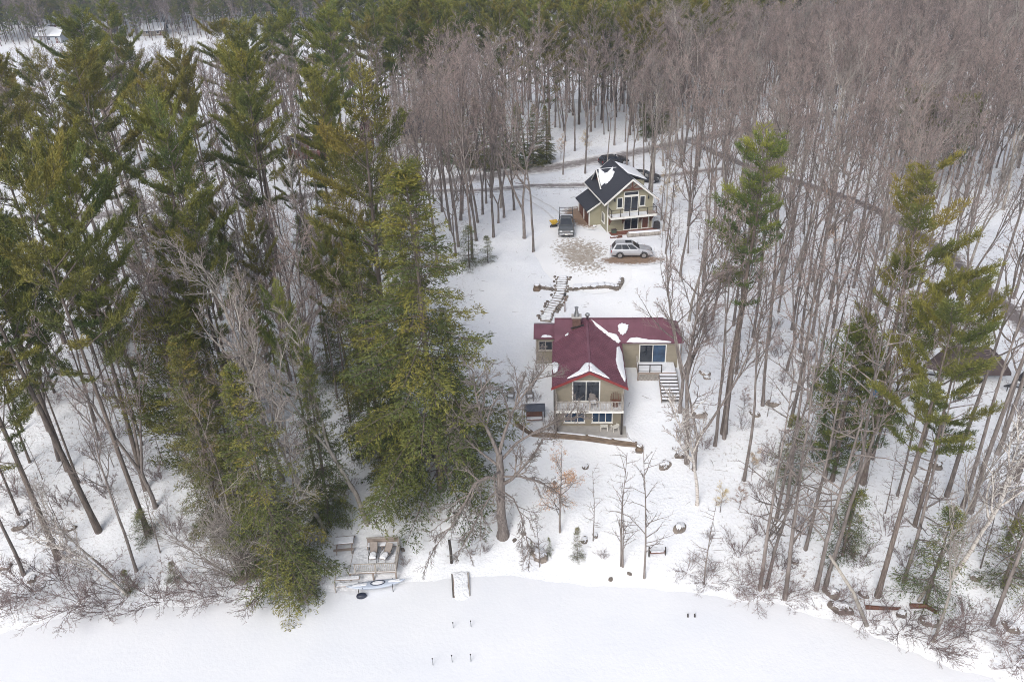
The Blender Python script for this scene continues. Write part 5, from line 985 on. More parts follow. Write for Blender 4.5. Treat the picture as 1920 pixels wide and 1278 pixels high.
for x, y, h in ((-6.3, 38.0, 0.62), (-4.97, 38.2, 0.62), (-3.67, 38.2, 0.66), (-5.04, 41.2, 0.5), (-3.75, 41.25, 0.55)):
    t = thing('dock_pole', 'thin grey dock pole rising from the open ice', 'pole', (x, y, 0), 0, 'dock poles in the ice'); MB().tube([(0, 0, -0.2), (0, 0, h)], 0.028, 7).build('pole', 'metal', t); MB().tube([(0, 0, h), (0, 0, h + 0.08)], 0.045, 8).build('cap', 'metal_dark', t)
for x, y in ((12.16, 41.43), (12.66, 41.41)):
    t = thing('mooring_stub', 'short leaning dark stub sticking out of the ice', 'stub', (x, y, 0), 0, 'two stubs in the ice'); MB().tube([(0, 0, -0.1), (-0.03, 0.05, 0.35)], [0.07, 0.05], 7).build('wood', 'wood_dark', t); snow_patch(t, [(0.05 * math.cos(a) - .03, 0.05 * math.sin(a) + .05, 0.345) for a in [k * math.pi / 3 for k in range(6)]], (0, 0, 1), 0.03, seed=2, jit=0.0, detail=2)
for px, py, lab in ((763, 980, 'small dark path light beside the netting frame'), (852, 970, 'small dark path light near the big maple')):
    t = thing('path_light', lab, 'path light', GP(px, py)); MB().tube([(0, 0, -0.1), (0, 0, 0.42)], 0.02, 6).build('stake', 'metal_dark', t); MB().loft([[(r * math.cos(a), r * math.sin(a), z) for a in [k * math.pi / 5 for k in range(10)]] for z, r in ((0.40, 0.06), (0.52, 0.12), (0.56, 0.14), (0.62, 0.03))]).build('lamp_head', 'metal_dark', t)
g_ = GP(790, 977); t = thing('netting_frame', 'pale netting panel in a low wooden frame behind the deck', 'panel', g_, R(2)); part('frame', 'trim_grey', t, (-0.78, -0.72, -0.03, 0.03, -0.1, 0.95), (0.72, 0.78, -0.03, 0.03, -0.1, 0.95), (-0.72, 0.72, -0.02, 0.02, 0.88, 0.93), (-0.72, 0.72, -0.02, 0.02, 0.02, 0.06)); b = MB()
for k in range(1, 16): b.box(-0.72 + 0.09 * k, -0.712 + 0.09 * k, -0.006, 0.006, 0.06, 0.88)
for k in range(1, 9): b.box(-0.72, 0.72, -0.004, 0.004, 0.06 + 0.09 * k, 0.068 + 0.09 * k)
b.build('netting', 'trim_grey', t, kind='stuff')
g_ = GP(1232, 1040); t = thing('log_bench', 'low brown bench with upright ends near the shore', 'bench', g_, R(2)); part('seat', 'wood_brown', t, (-0.6, 0.6, -0.12, 0.12, 0.26, 0.36), bevel=0.02); part('end_post', 'wood_dark', t, (-0.7, -0.605, -0.1, 0.1, -0.1, 0.85), bevel=0.01); part('end_post', 'wood_dark', t, (0.605, 0.68, -0.08, 0.08, -0.1, 0.75), bevel=0.01); snow_patch(t, [(-0.5, -0.1, 0.365), (0.55, -0.1, 0.365), (0.55, 0.1, 0.365), (-0.5, 0.1, 0.365)], (0, 0, 1), 0.06, seed=9, jit=.02)
# boulders
def boulder(px, py, s, label, group=None, cone=1.0, snow=True, at=None):
    g = GP(px, py) if at is None else at; t = thing('boulder', label, 'boulder', g - Vector((0, 0, 0.16 * s)), random.Random(px).random() * 6, group); bm = bmesh.new(); bmesh.ops.create_icosphere(bm, subdivisions=3, radius=1.0); sd = px * 0.37
    for v in bm.verts:
        c = v.co.copy(); k = 1 + 0.33 * noise.noise(c * 1.3 + Vector((sd, py * .1, 0))) + 0.12 * noise.noise(c * 3.1 + Vector((sd, 0, 2))); v.co = Vector((c.x * s * 1.15 * k, c.y * s * 0.85 * k, (c.z * 0.62 * cone * k + 0.12) * s))
    me = bpy.data.meshes.new('rock'); bm.to_mesh(me); top = [f for f in bm.faces if f.normal.z + 0.35 * noise.noise(f.calc_center_median() * (3.0 / s)) > 0.72 and f.calc_center_median().z > 0.25 * s]
    me.materials.append(M['stone']); inst('rock', me, t)
    if snow and top:
        bmesh.ops.delete(bm, geom=[f for f in bm.faces if f not in set(top)], context='FACES'); r = bmesh.ops.extrude_face_region(bm, geom=bm.faces[:]); vs = [e for e in r['geom'] if isinstance(e, bmesh.types.BMVert)]
        for v in vs: v.co += Vector((0, 0, 0.05 * min(1, s) + 0.012))
        m2 = bpy.data.meshes.new('snow_cap'); bm.to_mesh(m2); m2.materials.append(M['snow_clean']); inst('snow_cap', m2, t)
    bm.free(); return t
boulder(1275, 990, 0.55, 'pointed boulder with a snow cap alone on the open slope', cone=1.5)
boulder(1012, 1040, 0.75, 'flat dark boulder between two young hemlocks near the shore')
boulder(1246, 872, 0.6, 'snow-capped boulder at the foot of the birch slope'); boulder(1278, 852, 0.55, 'rounded boulder beside the twin grey trunks')
boulder(1095, 1012, 0.35, 'dark rock behind the small green hemlock'); boulder(1116, 1003, 0.28, 'small rock uphill of the small green hemlock')
boulder(1098, 875, 0.35, 'flat rock on the slope below the timber edging'); boulder(1310, 775, 0.7, 'large boulder beside the stair foot trees'); boulder(1322, 700, 0.55, 'brown boulder on the slope beyond the side stair')
for px, py, s in ((1575, 1138, 0.75), (1560, 1110, 0.6), (1415, 775, 0.5), (1450, 755, 0.6), (1745, 1165, 0.6), (1755, 870, 0.6), (1690, 1150, 0.4), (1620, 1115, 0.35), (1490, 1052, 0.3), (1325, 708, 0.35), (1330, 545, 0.5), (1425, 640, 0.4), (1830, 1080, 0.45), (1895, 1175, 0.5)):
    boulder(px, py, s, 'weathered boulder half buried in snow among the shore wood trees', 'boulders in the shore wood')
for px, py, s in ((10, 1062, 0.5), (38, 985, 0.6), (130, 990, 0.5), (95, 1015, 0.35), (60, 1085, 0.4)):
    boulder(px, py, s, 'brown boulder under the tall pines by the shore', 'boulders under the pines')
for px, py in ((982, 1000), (1040, 905), (1180, 1075), (1145, 1085), (965, 1012), (755, 1030)):
    boulder(px, py, 0.2, 'small stone poking through snow on the open bank', 'stones on the open bank', snow=False)
for px, py in ((1130, 745), (1140, 762), (1136, 778), (1133, 757), (1143, 790)):
    boulder(px, py, 0.32, 'dark rock in the rough border beside the lake house', 'rocks in the border', snow=True)
for k, (px, py, lab) in enumerate(((1250, 432, 'dark rock by the corner of the sage house'), (1115, 425, 'small rock beside the garage apron'))): boulder(px, py, 0.35, lab)
# covered boats
def boat(label, loc, rz, m, L=6.6, W=2.3, H=1.7, dark=False):
    t = thing('covered_boat', label, 'boat', loc, rz); n = 13
    def sec(x, wmul, z0, pr): return [(x, p[0] * W / 2 * wmul, z0 + p[1]) for p in pr]
    hull = []; cov = []
    for k in range(n):
        u = k / (n - 1); x = -L / 2 + L * u; w = 1.0 if u < 0.55 else max(0.06, 1 - ((u - 0.55) / 0.45) ** 2.0); keel = 0.25 * max(0, (u - 0.6) / 0.4) ** 2
        hull.append([(x, -W / 2 * w, 1.15 + 0.12 * u), (x, -W / 2 * 0.86 * w, 0.82), (x, 0, 0.58 + keel), (x, W / 2 * 0.86 * w, 0.82), (x, W / 2 * w, 1.15 + 0.12 * u)])
        ht = (0.62 if 0.12 < u < 0.72 else 0.62 * max(0.12, (1 - (u - 0.72) / 0.28 if u > 0.5 else u / 0.12 * 0.8 + 0.1))) * (H - 1.1)
        zz = 1.16 + 0.12 * u; cov.append([(x, -W / 2 * w * 1.03, zz - 0.22), (x, -W / 2 * w * 1.02, zz + 0.02), (x, -W / 2 * w * 0.80, zz + ht * 1.3), (x, 0, zz + ht * 1.42), (x, W / 2 * w * 0.80, zz + ht * 1.3), (x, W / 2 * w * 1.02, zz + 0.02), (x, W / 2 * w * 1.03, zz - 0.22)])
    MB().loft(hull).build('hull', 'hull', t); MB().loft(cov).build('cover', m, t)
    f_ = MB()
    for s in (-1, 1): f_.bar((-L / 2, s * 0.55, 0.52), (L / 2 - 1.2, s * 0.55, 0.52), 0.08, 0.12); f_.bar((L / 2 - 1.2, s * 0.55, 0.52), (L / 2 + 1.0, 0, 0.5), 0.08, 0.12)
    f_.bar((-1.0, -1.1, 0.42), (-1.0, 1.1, 0.42), 0.08, 0.08); f_.bar((L / 2 + 0.6, 0, 0.5), (L / 2 + 0.6, 0, -0.05), 0.06, 0.06); f_.build('trailer_frame', 'metal_dark', t)
    for s in (-1, 1):
        MB().tube([(-1.0, s * 1.02, 0.33), (-1.0, s * 1.22, 0.33)], 0.33, 16).build('wheel', 'tyre', t)
        MB().loft([[(-1.0 + 0.45 * math.cos(a), y, 0.33 + 0.42 * math.sin(a)) for y in (s * 0.98, s * 1.28)] + [(-1.0 + 0.41 * math.cos(a), y, 0.33 + 0.38 * math.sin(a)) for y in (s * 1.28, s * 0.98)] for a in [k * math.pi / 8 for k in range(9)]]).build('fender', 'hull', t)
    return t
bq = at_z(1800, 748, 4.4); boat('motor boat under a brown winter cover on a trailer', gz(bq.x + 0.2, bq.y + 1.0, 0.0), R(176), 'tarp', 7.2, 2.6, 2.9)
bq = at_z(1912, 770, 4.0); boat('low craft under a charcoal cover beside the brown covered boat', gz(bq.x + 1.4, bq.y + 0.5, 0.0), R(182), 'tarp_dark', 4.6, 2.0, 1.8)
# fallen trunks
def fallen(label, pts, r, m='timber', name='fallen_log', group=None, twigs=0, seed=1):
    t = thing(name, label, 'log', pts[0], 0, group); P = [Vector(p) - Vector(pts[0]) for p in pts]; MB().tube(P, [r * (1 - 0.35 * i / (len(P) - 1)) for i in range(len(P))], 8).build('trunk', m, t, smooth=True); rg = random.Random(seed); b = MB()
    for k in range(max(twigs, 2)):
        f = rg.uniform(0.3, 0.97); q = f * (len(P) - 1); i = min(int(q), len(P) - 2); p = P[i].lerp(P[i + 1], q - i); d = (P[-1] - P[0]).normalized(); d = Vector((d.x + rg.gauss(0, .7), d.y + rg.gauss(0, .7), d.z + rg.gauss(0.2, .5))).normalized(); l = rg.uniform(0.4, 1.2) if twigs else 0.3
        b.tube([p, p + d * l * 0.5, p + d * l + Vector((rg.gauss(0, .1), rg.gauss(0, .1), 0.1))], [r * 0.3, r * 0.2, r * 0.08], 5)
    b.build('branches', m, t); return t
def gpz(px, py, dz): p = GP(px, py); return Vector((p.x, p.y, p.z + dz))
fallen('rotting red-brown log lying beneath the grey trunks at the shore', [gpz(1622, 1140, 0.15), gpz(1650, 1143, 0.2), gpz(1688, 1143, 0.15)], 0.17, 'wood_brown')
fallen('rotting brown log under the leaning birch', [gpz(1705, 1138, 0.15), gpz(1735, 1140, 0.25), gpz(1756, 1150, 0.15)], 0.2, 'wood_brown')
bx = GP(1625, 1172); fallen('bare pole tree fallen across the bank', [bx, at_y(1600, 1110, bx.y + 0.3), at_y(1555, 1040, bx.y + 0.9)], 0.16, 'bark_pale', twigs=5)
bx = GP(80, 1008)
t = thing('bird_feeder', 'bright blue feeder hanging from a pine trunk', 'bird feeder', at_y(1638, 742, GP(1640, 950).y - 0.5)); MB().loft([[(r * math.cos(a), r * math.sin(a), z) for a in [k * math.pi / 5 for k in range(10)]] for z, r in ((0, 0.1), (0.02, 0.2), (0.42, 0.2), (0.44, 0.24), (0.56, 0.04))]).build('tube', 'blue', t); MB().tube([(0, 0, 0.56), (0.0, 0, 1.1)], 0.012, 5).bar((0, 0, 1.1), (0.25, 0.1, 1.12), 0.03, 0.03).build('hook', 'metal_dark', t); FEED = t.location.copy()
# ------------------------------------------------------------------ houses further off
def far_house(name, label, loc, rz, W, D, Hh, wallm, roofm='snow_clean', rise=0.35, wins=3, cat='house', chimney=True):
    t = thing(name, label, cat, loc, rz); w = W / 2; rz_ = Hh + D / 2 * rise * 2
    MB().prism([(-w, 0, -1.5), (-w, D, -1.5), (-w, D, Hh), (-w, D / 2, rz_ - 0.2), (-w, 0, Hh)], (W, 0, 0)).build('wall', wallm, t); r = MB()
    for y0, s in ((-0.5, 1), (D + 0.5, -1)): r.prism([(-w - 0.5, y0, Hh - 0.35), (w + 0.5, y0, Hh - 0.35), (w + 0.5, D / 2, rz_), (-w - 0.5, D / 2, rz_)], (0, 0, -0.2))
    r = r.build('roof', 'shingle', t); sl = (rz_ - Hh + 0.35) / (D / 2 + 0.5)
    if roofm:
        for y0, s in ((-0.5, 1), (D + 0.5, -1)): MB().prism([(-w - 0.45, y0, Hh - 0.34), (w + 0.45, y0, Hh - 0.34), (w + 0.45, D / 2, rz_ + 0.01), (-w - 0.45, D / 2, rz_ + 0.01)], (0, 0, 0.16)).build('roof_snow', roofm, r)
    for k in range(wins): window(t, -w + W * (k + 0.5) / wins, 0, Hh * 0.38, Hh * 0.82, min(1.4, W / wins * 0.6), 2, 1, 'glass', 'trim')
    window(t, -w, D * 0.5, Hh * 0.4, Hh * 0.8, 1.2, 2, 1, 'glass', 'trim', 'left'); part('door', 'wood_brown', t, (w * 0.55, w * 0.55 + 1.0, -0.04, -0.002, 0, min(2.1, Hh * 0.8)))
    if chimney: part('chimney', 'brick', r, (w * 0.3, w * 0.3 + 0.7, D / 2 - 0.3, D / 2 + 0.4, rz_ - 0.5, rz_ + 0.9))
    return t
def far_at(px, py, z): p = at_z(px, py, z); return Vector((p.x, p.y, height(p.x, p.y)))
p_ = GP(94, 82); far_house('cottage', 'pale blue lakeside cottage with snowy roof on the far shore', p_, R(-8), 11, 8, 3.4, 'house_blue')
p_ = GP(118, 58); far_house('cottage', 'small cottage uphill of the pale blue one, snow on its roof', p_, R(10), 10, 8, 3.0, 'siding')
p_ = GP(192, 64); far_house('cottage', 'white-roofed cottage on the far shore behind the tall pine', p_, R(0), 8, 7, 2.8, 'siding_green', wins=2)
p_ = GP(288, 68); far_house('cottage', 'low white-roofed boathouse at the far lake edge', p_, R(5), 9, 7, 2.6, 'siding', wins=2, chimney=False)
p_ = GP(624, 40); far_house('cottage', 'pale hillside cottage above the back lake between pines', p_, R(-5), 11, 8, 3.2, 'house_blue')
p_ = GP(606, 300); far_house('cabin', 'red-brown two storey cabin hidden among the pines', Vector((p_.x, p_.y, p_.z)), R(-14), 13, 8, 4.6, 'house_brown', wins=4)
p_ = GP(798, 268); far_house('cabin', 'low grey cabin with white windows behind the road wood', p_, R(6), 9, 7, 2.4, 'siding', None, wins=4, chimney=False)

# ------------------------------------------------------------------ hero trees
def hero_maple():
    rg = random.Random(7); cfg = dict(BARE); cfg.update(n=[7, 7, 6, 4], ang=[42, 44, 42, 40], len=[0.42, 0.52, 0.55, 0.55], r=[0.04, 0.022, 0.014, 0.011], f0=[0.3, 0.2, 0.15, 0.15], trop=[0.06, 0.03, 0.02, 0.0], wob=0.16)
    out = [[], [], [], []]; tr_ = []
    tr_.append(([(0, 0, -0.4), (0.02, 0, 0.6), (-0.05, 0, 2.2), (-0.02, 0.05, 4.2), (0.05, 0.1, 6.3), (0.0, 0.15, 8.2)], [0.66, 0.42, 0.36, 0.34, 0.31, 0.25], 12))
    limbs = [  # start height, way points, radius, tropism
        ([(0, .1, 5.6), (-1.0, -.2, 6.2), (-2.0, -.9, 6.1), (-2.8, -2.0, 5.0), (-3.8, -3.0, 3.8), (-5.2, -3.8, 2.4)], 0.20), ([(-.1, 0, 4.9), (-0.9, -.8, 4.6), (-1.7, -1.8, 3.8), (-2.6, -2.9, 2.6), (-3.4, -3.6, 1.6)], 0.13),
        ([(.1, 0, 5.2), (0.9, -.6, 6.2), (1.7, -.9, 7.4), (2.6, -.9, 8.6), (3.4, -.6, 10.0)], 0.22), ([(.1, 0, 4.6), (1.0, -1.0, 4.6), (1.6, -2.1, 3.6), (1.9, -3.0, 2.2), (2.2, -3.6, 1.0)], 0.10),
        ([(0, .1, 8.0), (-0.6, .2, 9.8), (-1.2, .2, 11.6), (-1.5, .1, 13.6), (-1.6, 0, 15.6)], 0.24), ([(0, .15, 8.1), (0.5, .4, 9.9), (1.3, .8, 11.8), (2.4, 1.0, 13.4), (3.6, 1.2, 14.8)], 0.22),
        ([(-.1, .1, 7.0), (-1.4, .3, 8.2), (-2.6, .3, 9.6), (-3.4, .2, 11.2)], 0.17), ([(.1, .2, 7.4), (1.4, .8, 8.6), (3.0, 1.2, 9.4), (4.8, 1.5, 10.0), (6.6, 1.7, 10.3)], 0.17), ([(0, -.1, 6.6), (-.4, -1.6, 7.4), (-.3, -3.2, 7.2), (.2, -4.6, 6.0)], 0.14), ([(.1, 0, 6.0), (1.6, -.8, 6.6), (3.2, -1.4, 6.4), (4.8, -1.9, 5.4)], 0.13)]
    for pts, r in limbs:
        r *= 0.72
        L = sum((Vector(pts[i + 1]) - Vector(pts[i])).length for i in range(len(pts) - 1)); n = len(pts)
        tr_.append((pts, [r * (1 - 0.8 * k / (n - 1)) for k in range(n)], 8)); c = dict(cfg); c['n'] = [int(5 + L * 0.9), 7, 6, 4]
        if pts[-1][2] < 6.5: c['trop'] = [-0.05, -0.07, -0.06, -0.04]
        ramify(rg, out, pts, r, L * 0.95, 0, c)
    return finish_tree('big_maple', tr_, out, 'bark', 'bark', 'bark')
tm, cm = hero_maple(); b0 = GP(943, 1003); t = thing('maple_tree', 'big spreading bare maple with drooping limbs before the lake house', 'tree', b0); inst('trunk', tm, t); inst('crown', cm, t); TREES.append((b0.x, b0.y, 'hero', 16))
# little beech with clinging orange leaves
def leafy_mesh(name, seed, H, r0, nl, lm, cfg=None, lo=0.0):
    rg = random.Random(seed); c = dict(BARE); c.update(n=[16, 7, 4], ang=[55, 46, 44], len=[0.34, 0.5, 0.55], r=[0.016, 0.011, 0.008], f0=[0.28, 0.2, 0.2], seg=[4, 3, 2], k=[4, 3, 3], trop=[0.06, 0.04, 0.02]); c.update(cfg or {})
    out = [[], [], []]; q = path_from(rg, (0, 0, -0.2), (0, 0, 1), H + 0.2, 8, 0.04, 0.03); ramify(rg, out, q, r0, H, 0, c); tw = out[2] + out[1]; C = []; D = []; T = []
    for _ in range(nl):
        p, d = along(rg.choice(tw)[0], rg.uniform(0.2, 1)); 
        if p[2] < lo * H: continue
        C.append(p); D.append((d[0], d[1], -0.6)); T.append(rg.random())
    rng = np.random.default_rng(seed); V, F, tn = needles(rng, np.array(C), np.array(D), np.array(T), 2, 0.085, 0.026, 0.9, 0.10)
    return finish_tree(name, [(q, [max(0.012, r0 * (1 - 0.9 * k / 8)) for k in range(9)], 7)], out, 'bark', 'bark', 'twig', extra=(V, F, tn, lm))
KINDS['beech'] = [(7.0, leafy_mesh('beech', 201, 7.0, 0.10, 1500, 'dead_leaf')), (7.0, leafy_mesh('beech', 202, 7.0, 0.09, 1500, 'rust_leaf'))]; NAMES['beech'] = 'beech_tree'
b0 = GP(1050, 997); plant('beech', b0, min(7.5, top_h(b0, 875)), 'young beech holding pale orange leaves on the open bank', var=0, wide=1.05)
for px, py in ((1052, 300), (1098, 292), (1245, 380), (1262, 395), (1440, 470), (1560, 480), (1545, 395)): plant('beech', GP(px, py), 4.0, 'small beech keeping tan leaves near the road and drive', 'tan beeches', var=0)
for px, py in ((1395, 775), (1410, 890), (1385, 955), (1350, 960)): plant('beech', GP(px, py), 2.6, 'low beech sprout with rusty leaves at the edge of the shore wood', 'beech sprouts', var=px % 2)

LAND = [('the silver car', 15, 90), ('the pickup truck', 7.5, 100), ('the sage house', 18.5, 101), ('the covered boat', 42, 64), ('the curving drive', 51.5, 78), ('the bend of the curving drive', 48, 110), ('the lane', 22, 122), ('the slushy road', 14, 132), ('the road fork', 34, 143), ('the narrow olive pine', 18.7, 58.7),
        ('the side stair', 15, 64.5), ('the low grey cabin', -18, 182), ('the red-brown cabin', -40, 175), ('the huge hemlock', -6.6, 55.5), ('the lake deck', -11.5, 48), ('the pale shore clump', -20, 47), ('the bright green young pine', -28, 59), ('the stone wall', 4, 84), ('the round evergreens', 62, 120), ('the shore bend', 31, 38), ('the boulder in the shore wood', 25, 40)]
def near_what(x, y): return min(LAND, key=lambda l: (l[1] - x) ** 2 + (l[2] - y) ** 2)[0]
def bare_look(key, var, h):
    size = 'tall' if h > 17.5 else ('short' if h < 15 else 'mid-height'); form = {'slim': ['very straight', 'slender', 'thin-crowned', 'straight'], 'bare': ['single-stemmed', 'bushy-topped', 'full-crowned', 'round-crowned', 'two-stemmed', 'three-stemmed', 'forked'], 'pale': ['pale-barked', 'pale forked', 'pale crooked']}[key]
    return size + ' ' + form[var % len(form)]
def pine_look(var, h): return ('tall' if h > 26 else ('lower' if h < 23 else 'mid-height')) + ' ' + ['long-crowned', 'wide-limbed', 'high-crowned', 'low-branched', 'ragged-topped'][var % 5]
SW = 'shore wood tree'; RP = 'boat pine'
def P(key, px, py, top, label, group=None, **k):
    b = GP(px, py); h = max(1.5, top_h(b, top))
    if label == SW:
        v = px % 4; label = 'bare ' + bare_look('slim', v, h) + ' hardwood near ' + near_what(b.x, b.y); k['var'] = v; group = 'bare trees near ' + near_what(b.x, b.y)
    if label == RP: label = pine_look(k['var'], h) + ' white pine near the covered boat'
    return plant(key, b, h, label, group, **k)
# open bank saplings
P('sapling', 1165, 1060, 845, 'slender twin-stemmed sapling on the open bank', var=0); P('sapling', 1208, 1083, 845, 'slender single sapling beside the brown bench', var=1); P('sapling', 1112, 955 + 58, 890, 'thin sapling behind the young hemlock on the bank', var=0)
P('sapling', 1012, 1062, 960, 'thin sapling growing by the flat dark boulder', var=1); P('sapling', 1168, 1062, 905, 'short stem of the twin sapling pair', var=1)
P('hemlock_small', 1082, 1050, 990, 'small green hemlock on the bank near the ice', wide=0.62); P('hemlock_small', 1030, 1040, 1008, 'tiny hemlock at one end of the flat boulder', wide=0.6); P('hemlock_small', 997, 1040, 1012, 'tiny hemlock sprig at the other end of the flat boulder', wide=0.55)
P('birch', 1307, 945, 720, 'white birch trunk standing below the twin grey trunks', var=0)
# by the side stair
P('bare', 1275, 772, 420, 'forked grey maple rising beside the side stair', var=5); P('bare', 1302, 880, 520, 'twin grey trunk above the white birch', var=4); P('bare', 1288, 868, 500, 'leaning grey trunk beside the rounded boulder', var=1)
P('bare', 983, 447, 110, 'grey hardwood at the drive edge left of the pickup truck'.replace('left of', 'beyond'), var=4)
for px, py, top, v in ((845, 432, 120, 1), (905, 402, 110, 4), (945, 408, 100, 5), (964, 394, 120, 2), (860, 462, 150, 0), (885, 486, 170, 3), (925, 445, 140, 6), (1000, 472, 190, 1), (820, 500, 190, 2)):
    bq = GP(px, py); hq = min(20.0, top_h(bq, top)); P('bare', px, py, top, 'bare ' + bare_look('bare', v, hq) + ' hardwood at the yard edge beyond the huge hemlock', 'bare trees at the yard edge', var=v, wide=0.85)
P('hemlock_small', 880, 500, 420, 'sparse young hemlock at the yard edge', wide=1.2); P('hemlock_small', 915, 492, 440, 'smaller sparse hemlock beside the yard', wide=1.2)
# wood on the lower house's far flank (trunks that can be told apart)
SWG = 'bare trees of the shore wood'
for px, py, top in ((1340, 835, 420), (1358, 822, 380), (1412, 632, 250), (1440, 645, 230), (1485, 618, 260), (1500, 660, 280), (1520, 638, 240), (1455, 975, 560), (1473, 962, 520), (1320, 1095, 950), (1425, 1105, 700), (1436, 1100, 720), (1472, 1122, 640), (1530, 1105, 640), (1548, 1100, 600), (1860, 1170, 760), (1695, 1090, 700), (1555, 560, 250), (1600, 540, 220), (1655, 560, 250), (1375, 610, 260), (1335, 600, 260), (1395, 900, 520), (1545, 900, 450), (1480, 800, 380), (1430, 760, 360), (1600, 820, 420), (1660, 760, 380), (1870, 850, 330), (1905, 900, 300), (1820, 960, 450), (1890, 1010, 480), (1760, 640, 260), (1850, 620, 200), (1900, 560, 200), (1510, 1030, 640), (1590, 980, 520), (1380, 700, 330), (1530, 730, 330), (1775, 930, 420), (1805, 950, 460), (1840, 880, 400)):
    P('slim' if top < 640 else 'sapling', px, py, top, SW if top < 640 else 'thin bare sapling at the edge of the shore wood', SWG if top < 640 else 'saplings of the shore wood', tilt=(random.Random(px).uniform(-2, 4), random.Random(py).uniform(-2, 3)))
P('pale', 1722, 1125, 860, 'pale leaning tree tilting inland above the fallen birch log', var=0, tilt=(-10, 24), wide=0.8); P('pale', 1750, 1200, 1010, 'crooked pale dead tree leaning over the shore', var=1, tilt=(-4, 14)); P('birch', 1785, 1080, 820, 'leaning pale birch between the pine trunks', tilt=(0, 20))
# pines on that side
RPG = 'pines near the covered boat'
for px, py, top, var, wd in ((1618, 905, 335, 3, 0.88), (1645, 1117, 560, 2, 0.75), (1715, 985, 560, 1, 0.7)): P('pine', px, py, top, RP, RPG, var=var, wide=wd)
P('pine_narrow', 1357, 812, 268, 'narrow olive pine standing over the bare trees beside the lake house', var=0); P('pine_narrow', 1385, 640, 420, 'slim pine half hidden behind the narrow olive pine')
P('pine_young', 1560, 900, 640, 'young feathery pine in the shore wood', wide=1.1); P('hemlock_small', 1735, 1130, 985, 'dark young hemlock under the leaning pale tree', wide=1.0); P('hemlock_small', 1880, 1100, 1000, 'sparse young hemlock at the shore bend', wide=1.3); P('hemlock_small', 1480, 900, 800, 'young hemlock between the sapling trunks', wide=1.1); P('hemlock_small', 1580, 1040, 940, 'young hemlock below the pine trunks', wide=1.2)
P('evergreen_round', 1700, 330, 195, 'round dark evergreen standing alone in the bare wood', var=0, wide=1.1); P('evergreen_round', 1775, 345, 215, 'round olive evergreen beside the lane in the bare wood', var=0, wide=1.1)
# near evergreens on the other flank
P('hemlock', 828, 917, 285, 'huge hemlock with dense boughs beside the lake house', var=0, rz=0.6, wide=1.12); P('hemlock', 715, 858, 420, 'dark hemlock close behind the huge hemlock', var=1, wide=0.8)
P('hemlock', 545, 1108, 655, 'dense hemlock overhanging the ice by the deck steps', var=1, rz=1.0, wide=0.95); P('pine', 745, 800, 150, 'tall pine whose feathery top rises above the huge hemlock', var=3, wide=1.0); P('hemlock', 430, 1010, 600, 'dark shaggy hemlock between the pine stand and the shore clump', var=1, wide=0.8); P('hemlock', 620, 985, 640, 'dark hemlock standing behind the lake deck', var=1, wide=0.75)
P('pine_young', 395, 900, 565, 'bright green young pine among the tall pine trunks', wide=1.35); P('pine_young', 470, 985, 800, 'low spreading young pine by the shore clump'); P('hemlock_small', 275, 1010, 930, 'low dark hemlock at the foot of a pine trunk', wide=1.5); P('hemlock_small', 245, 1110, 1040, 'ragged young hemlock in the shore brush', wide=1.1); P('hemlock_small', 330, 1090, 1030, 'ragged young hemlock beside the pale clump', wide=1.3)
LP_ = 'tall white pine in the pine stand beside the lake house'; LPG = 'pines of the lakeside stand'
for x, y, h in ((-37, 48.5, 27), (-34.8, 51.1, 29), (-30.6, 50.8, 31), (-32.2, 55.1, 28), (-40.0, 57.6, 28), (-44.7, 64.6, 27), (-34.3, 62.6, 29), (-27.0, 64.6, 27), (-30.7, 70.1, 28), (-38.5, 71.6, 27), (-47.8, 75.6, 26), (-22.4, 69.6, 27), (-25.0, 77.6, 28), (-32.2, 79.6, 27), (-41.6, 84.6, 27), (-52.0, 87.6, 26), (-17.7, 79.6, 25), (-28.1, 89.6, 26), (-36.4, 95.6, 25), (-47.8, 99.6, 26), (-20.8, 89.6, 24), (-56.2, 103.6, 25), (-32.2, 105.6, 24), (-62.4, 93.6, 26), (-68.6, 108.6, 25), (-43.7, 113.6, 24), (-59.3, 77.6, 26), (-51.0, 58.6, 27), (-44.7, 52.6, 27), (-23.9, 58.6, 24)):
    if (x, y) in ((-44.7, 64.6), (-38.5, 71.6), (-22.4, 69.6)): continue
    h = below_gap(x, y, h); v = random.Random(int(x * 11 + y)).randrange(5); w = near_what(x, y)
    plant('pine', gz(x, y), h, pine_look(v, h) + ' white pine of the lakeside stand near ' + w, 'stand pines near ' + w, var=v, tilt=(random.Random(int(x * 7)).uniform(-2, 3), random.Random(int(y * 7)).uniform(-2, 2)), wide=random.Random(int(x * 3)).uniform(0.62, 0.86))
# pale bare trees in front of that stand
P('pale', 690, 980, 560, 'pale crooked tree beside the lake deck', var=1, tilt=(3, -4)); P('pale', 610, 1000, 610, 'pale dead tree with crooked limbs before the dark hemlock', var=2, tilt=(4, -3)); P('pale', 530, 900, 470, 'pale grey trunk among the dark boughs', var=0)
P('clump', 470, 1078, 840, 'pale many-stemmed clump at the shore'); P('clump', 455, 1090, 930, 'shorter pale clump beside the many-stemmed one', wide=1.2); P('birch', 240, 1115, 905, 'white birch leaning out from the pine stand shore', tilt=(2, -24)); P('pale', 210, 1080, 870, 'whitened dead tree leaning over the shore brush', tilt=(2, -20)); P('pale', 690, 640, 190, 'tall silver-limbed hardwood behind the huge hemlock', var=1); P('pale', 640, 620, 230, 'silver-limbed hardwood beside the hidden cabin', var=2); P('pale', 300, 640, 300, 'lichen-grey dead tree among the pines', var=2)
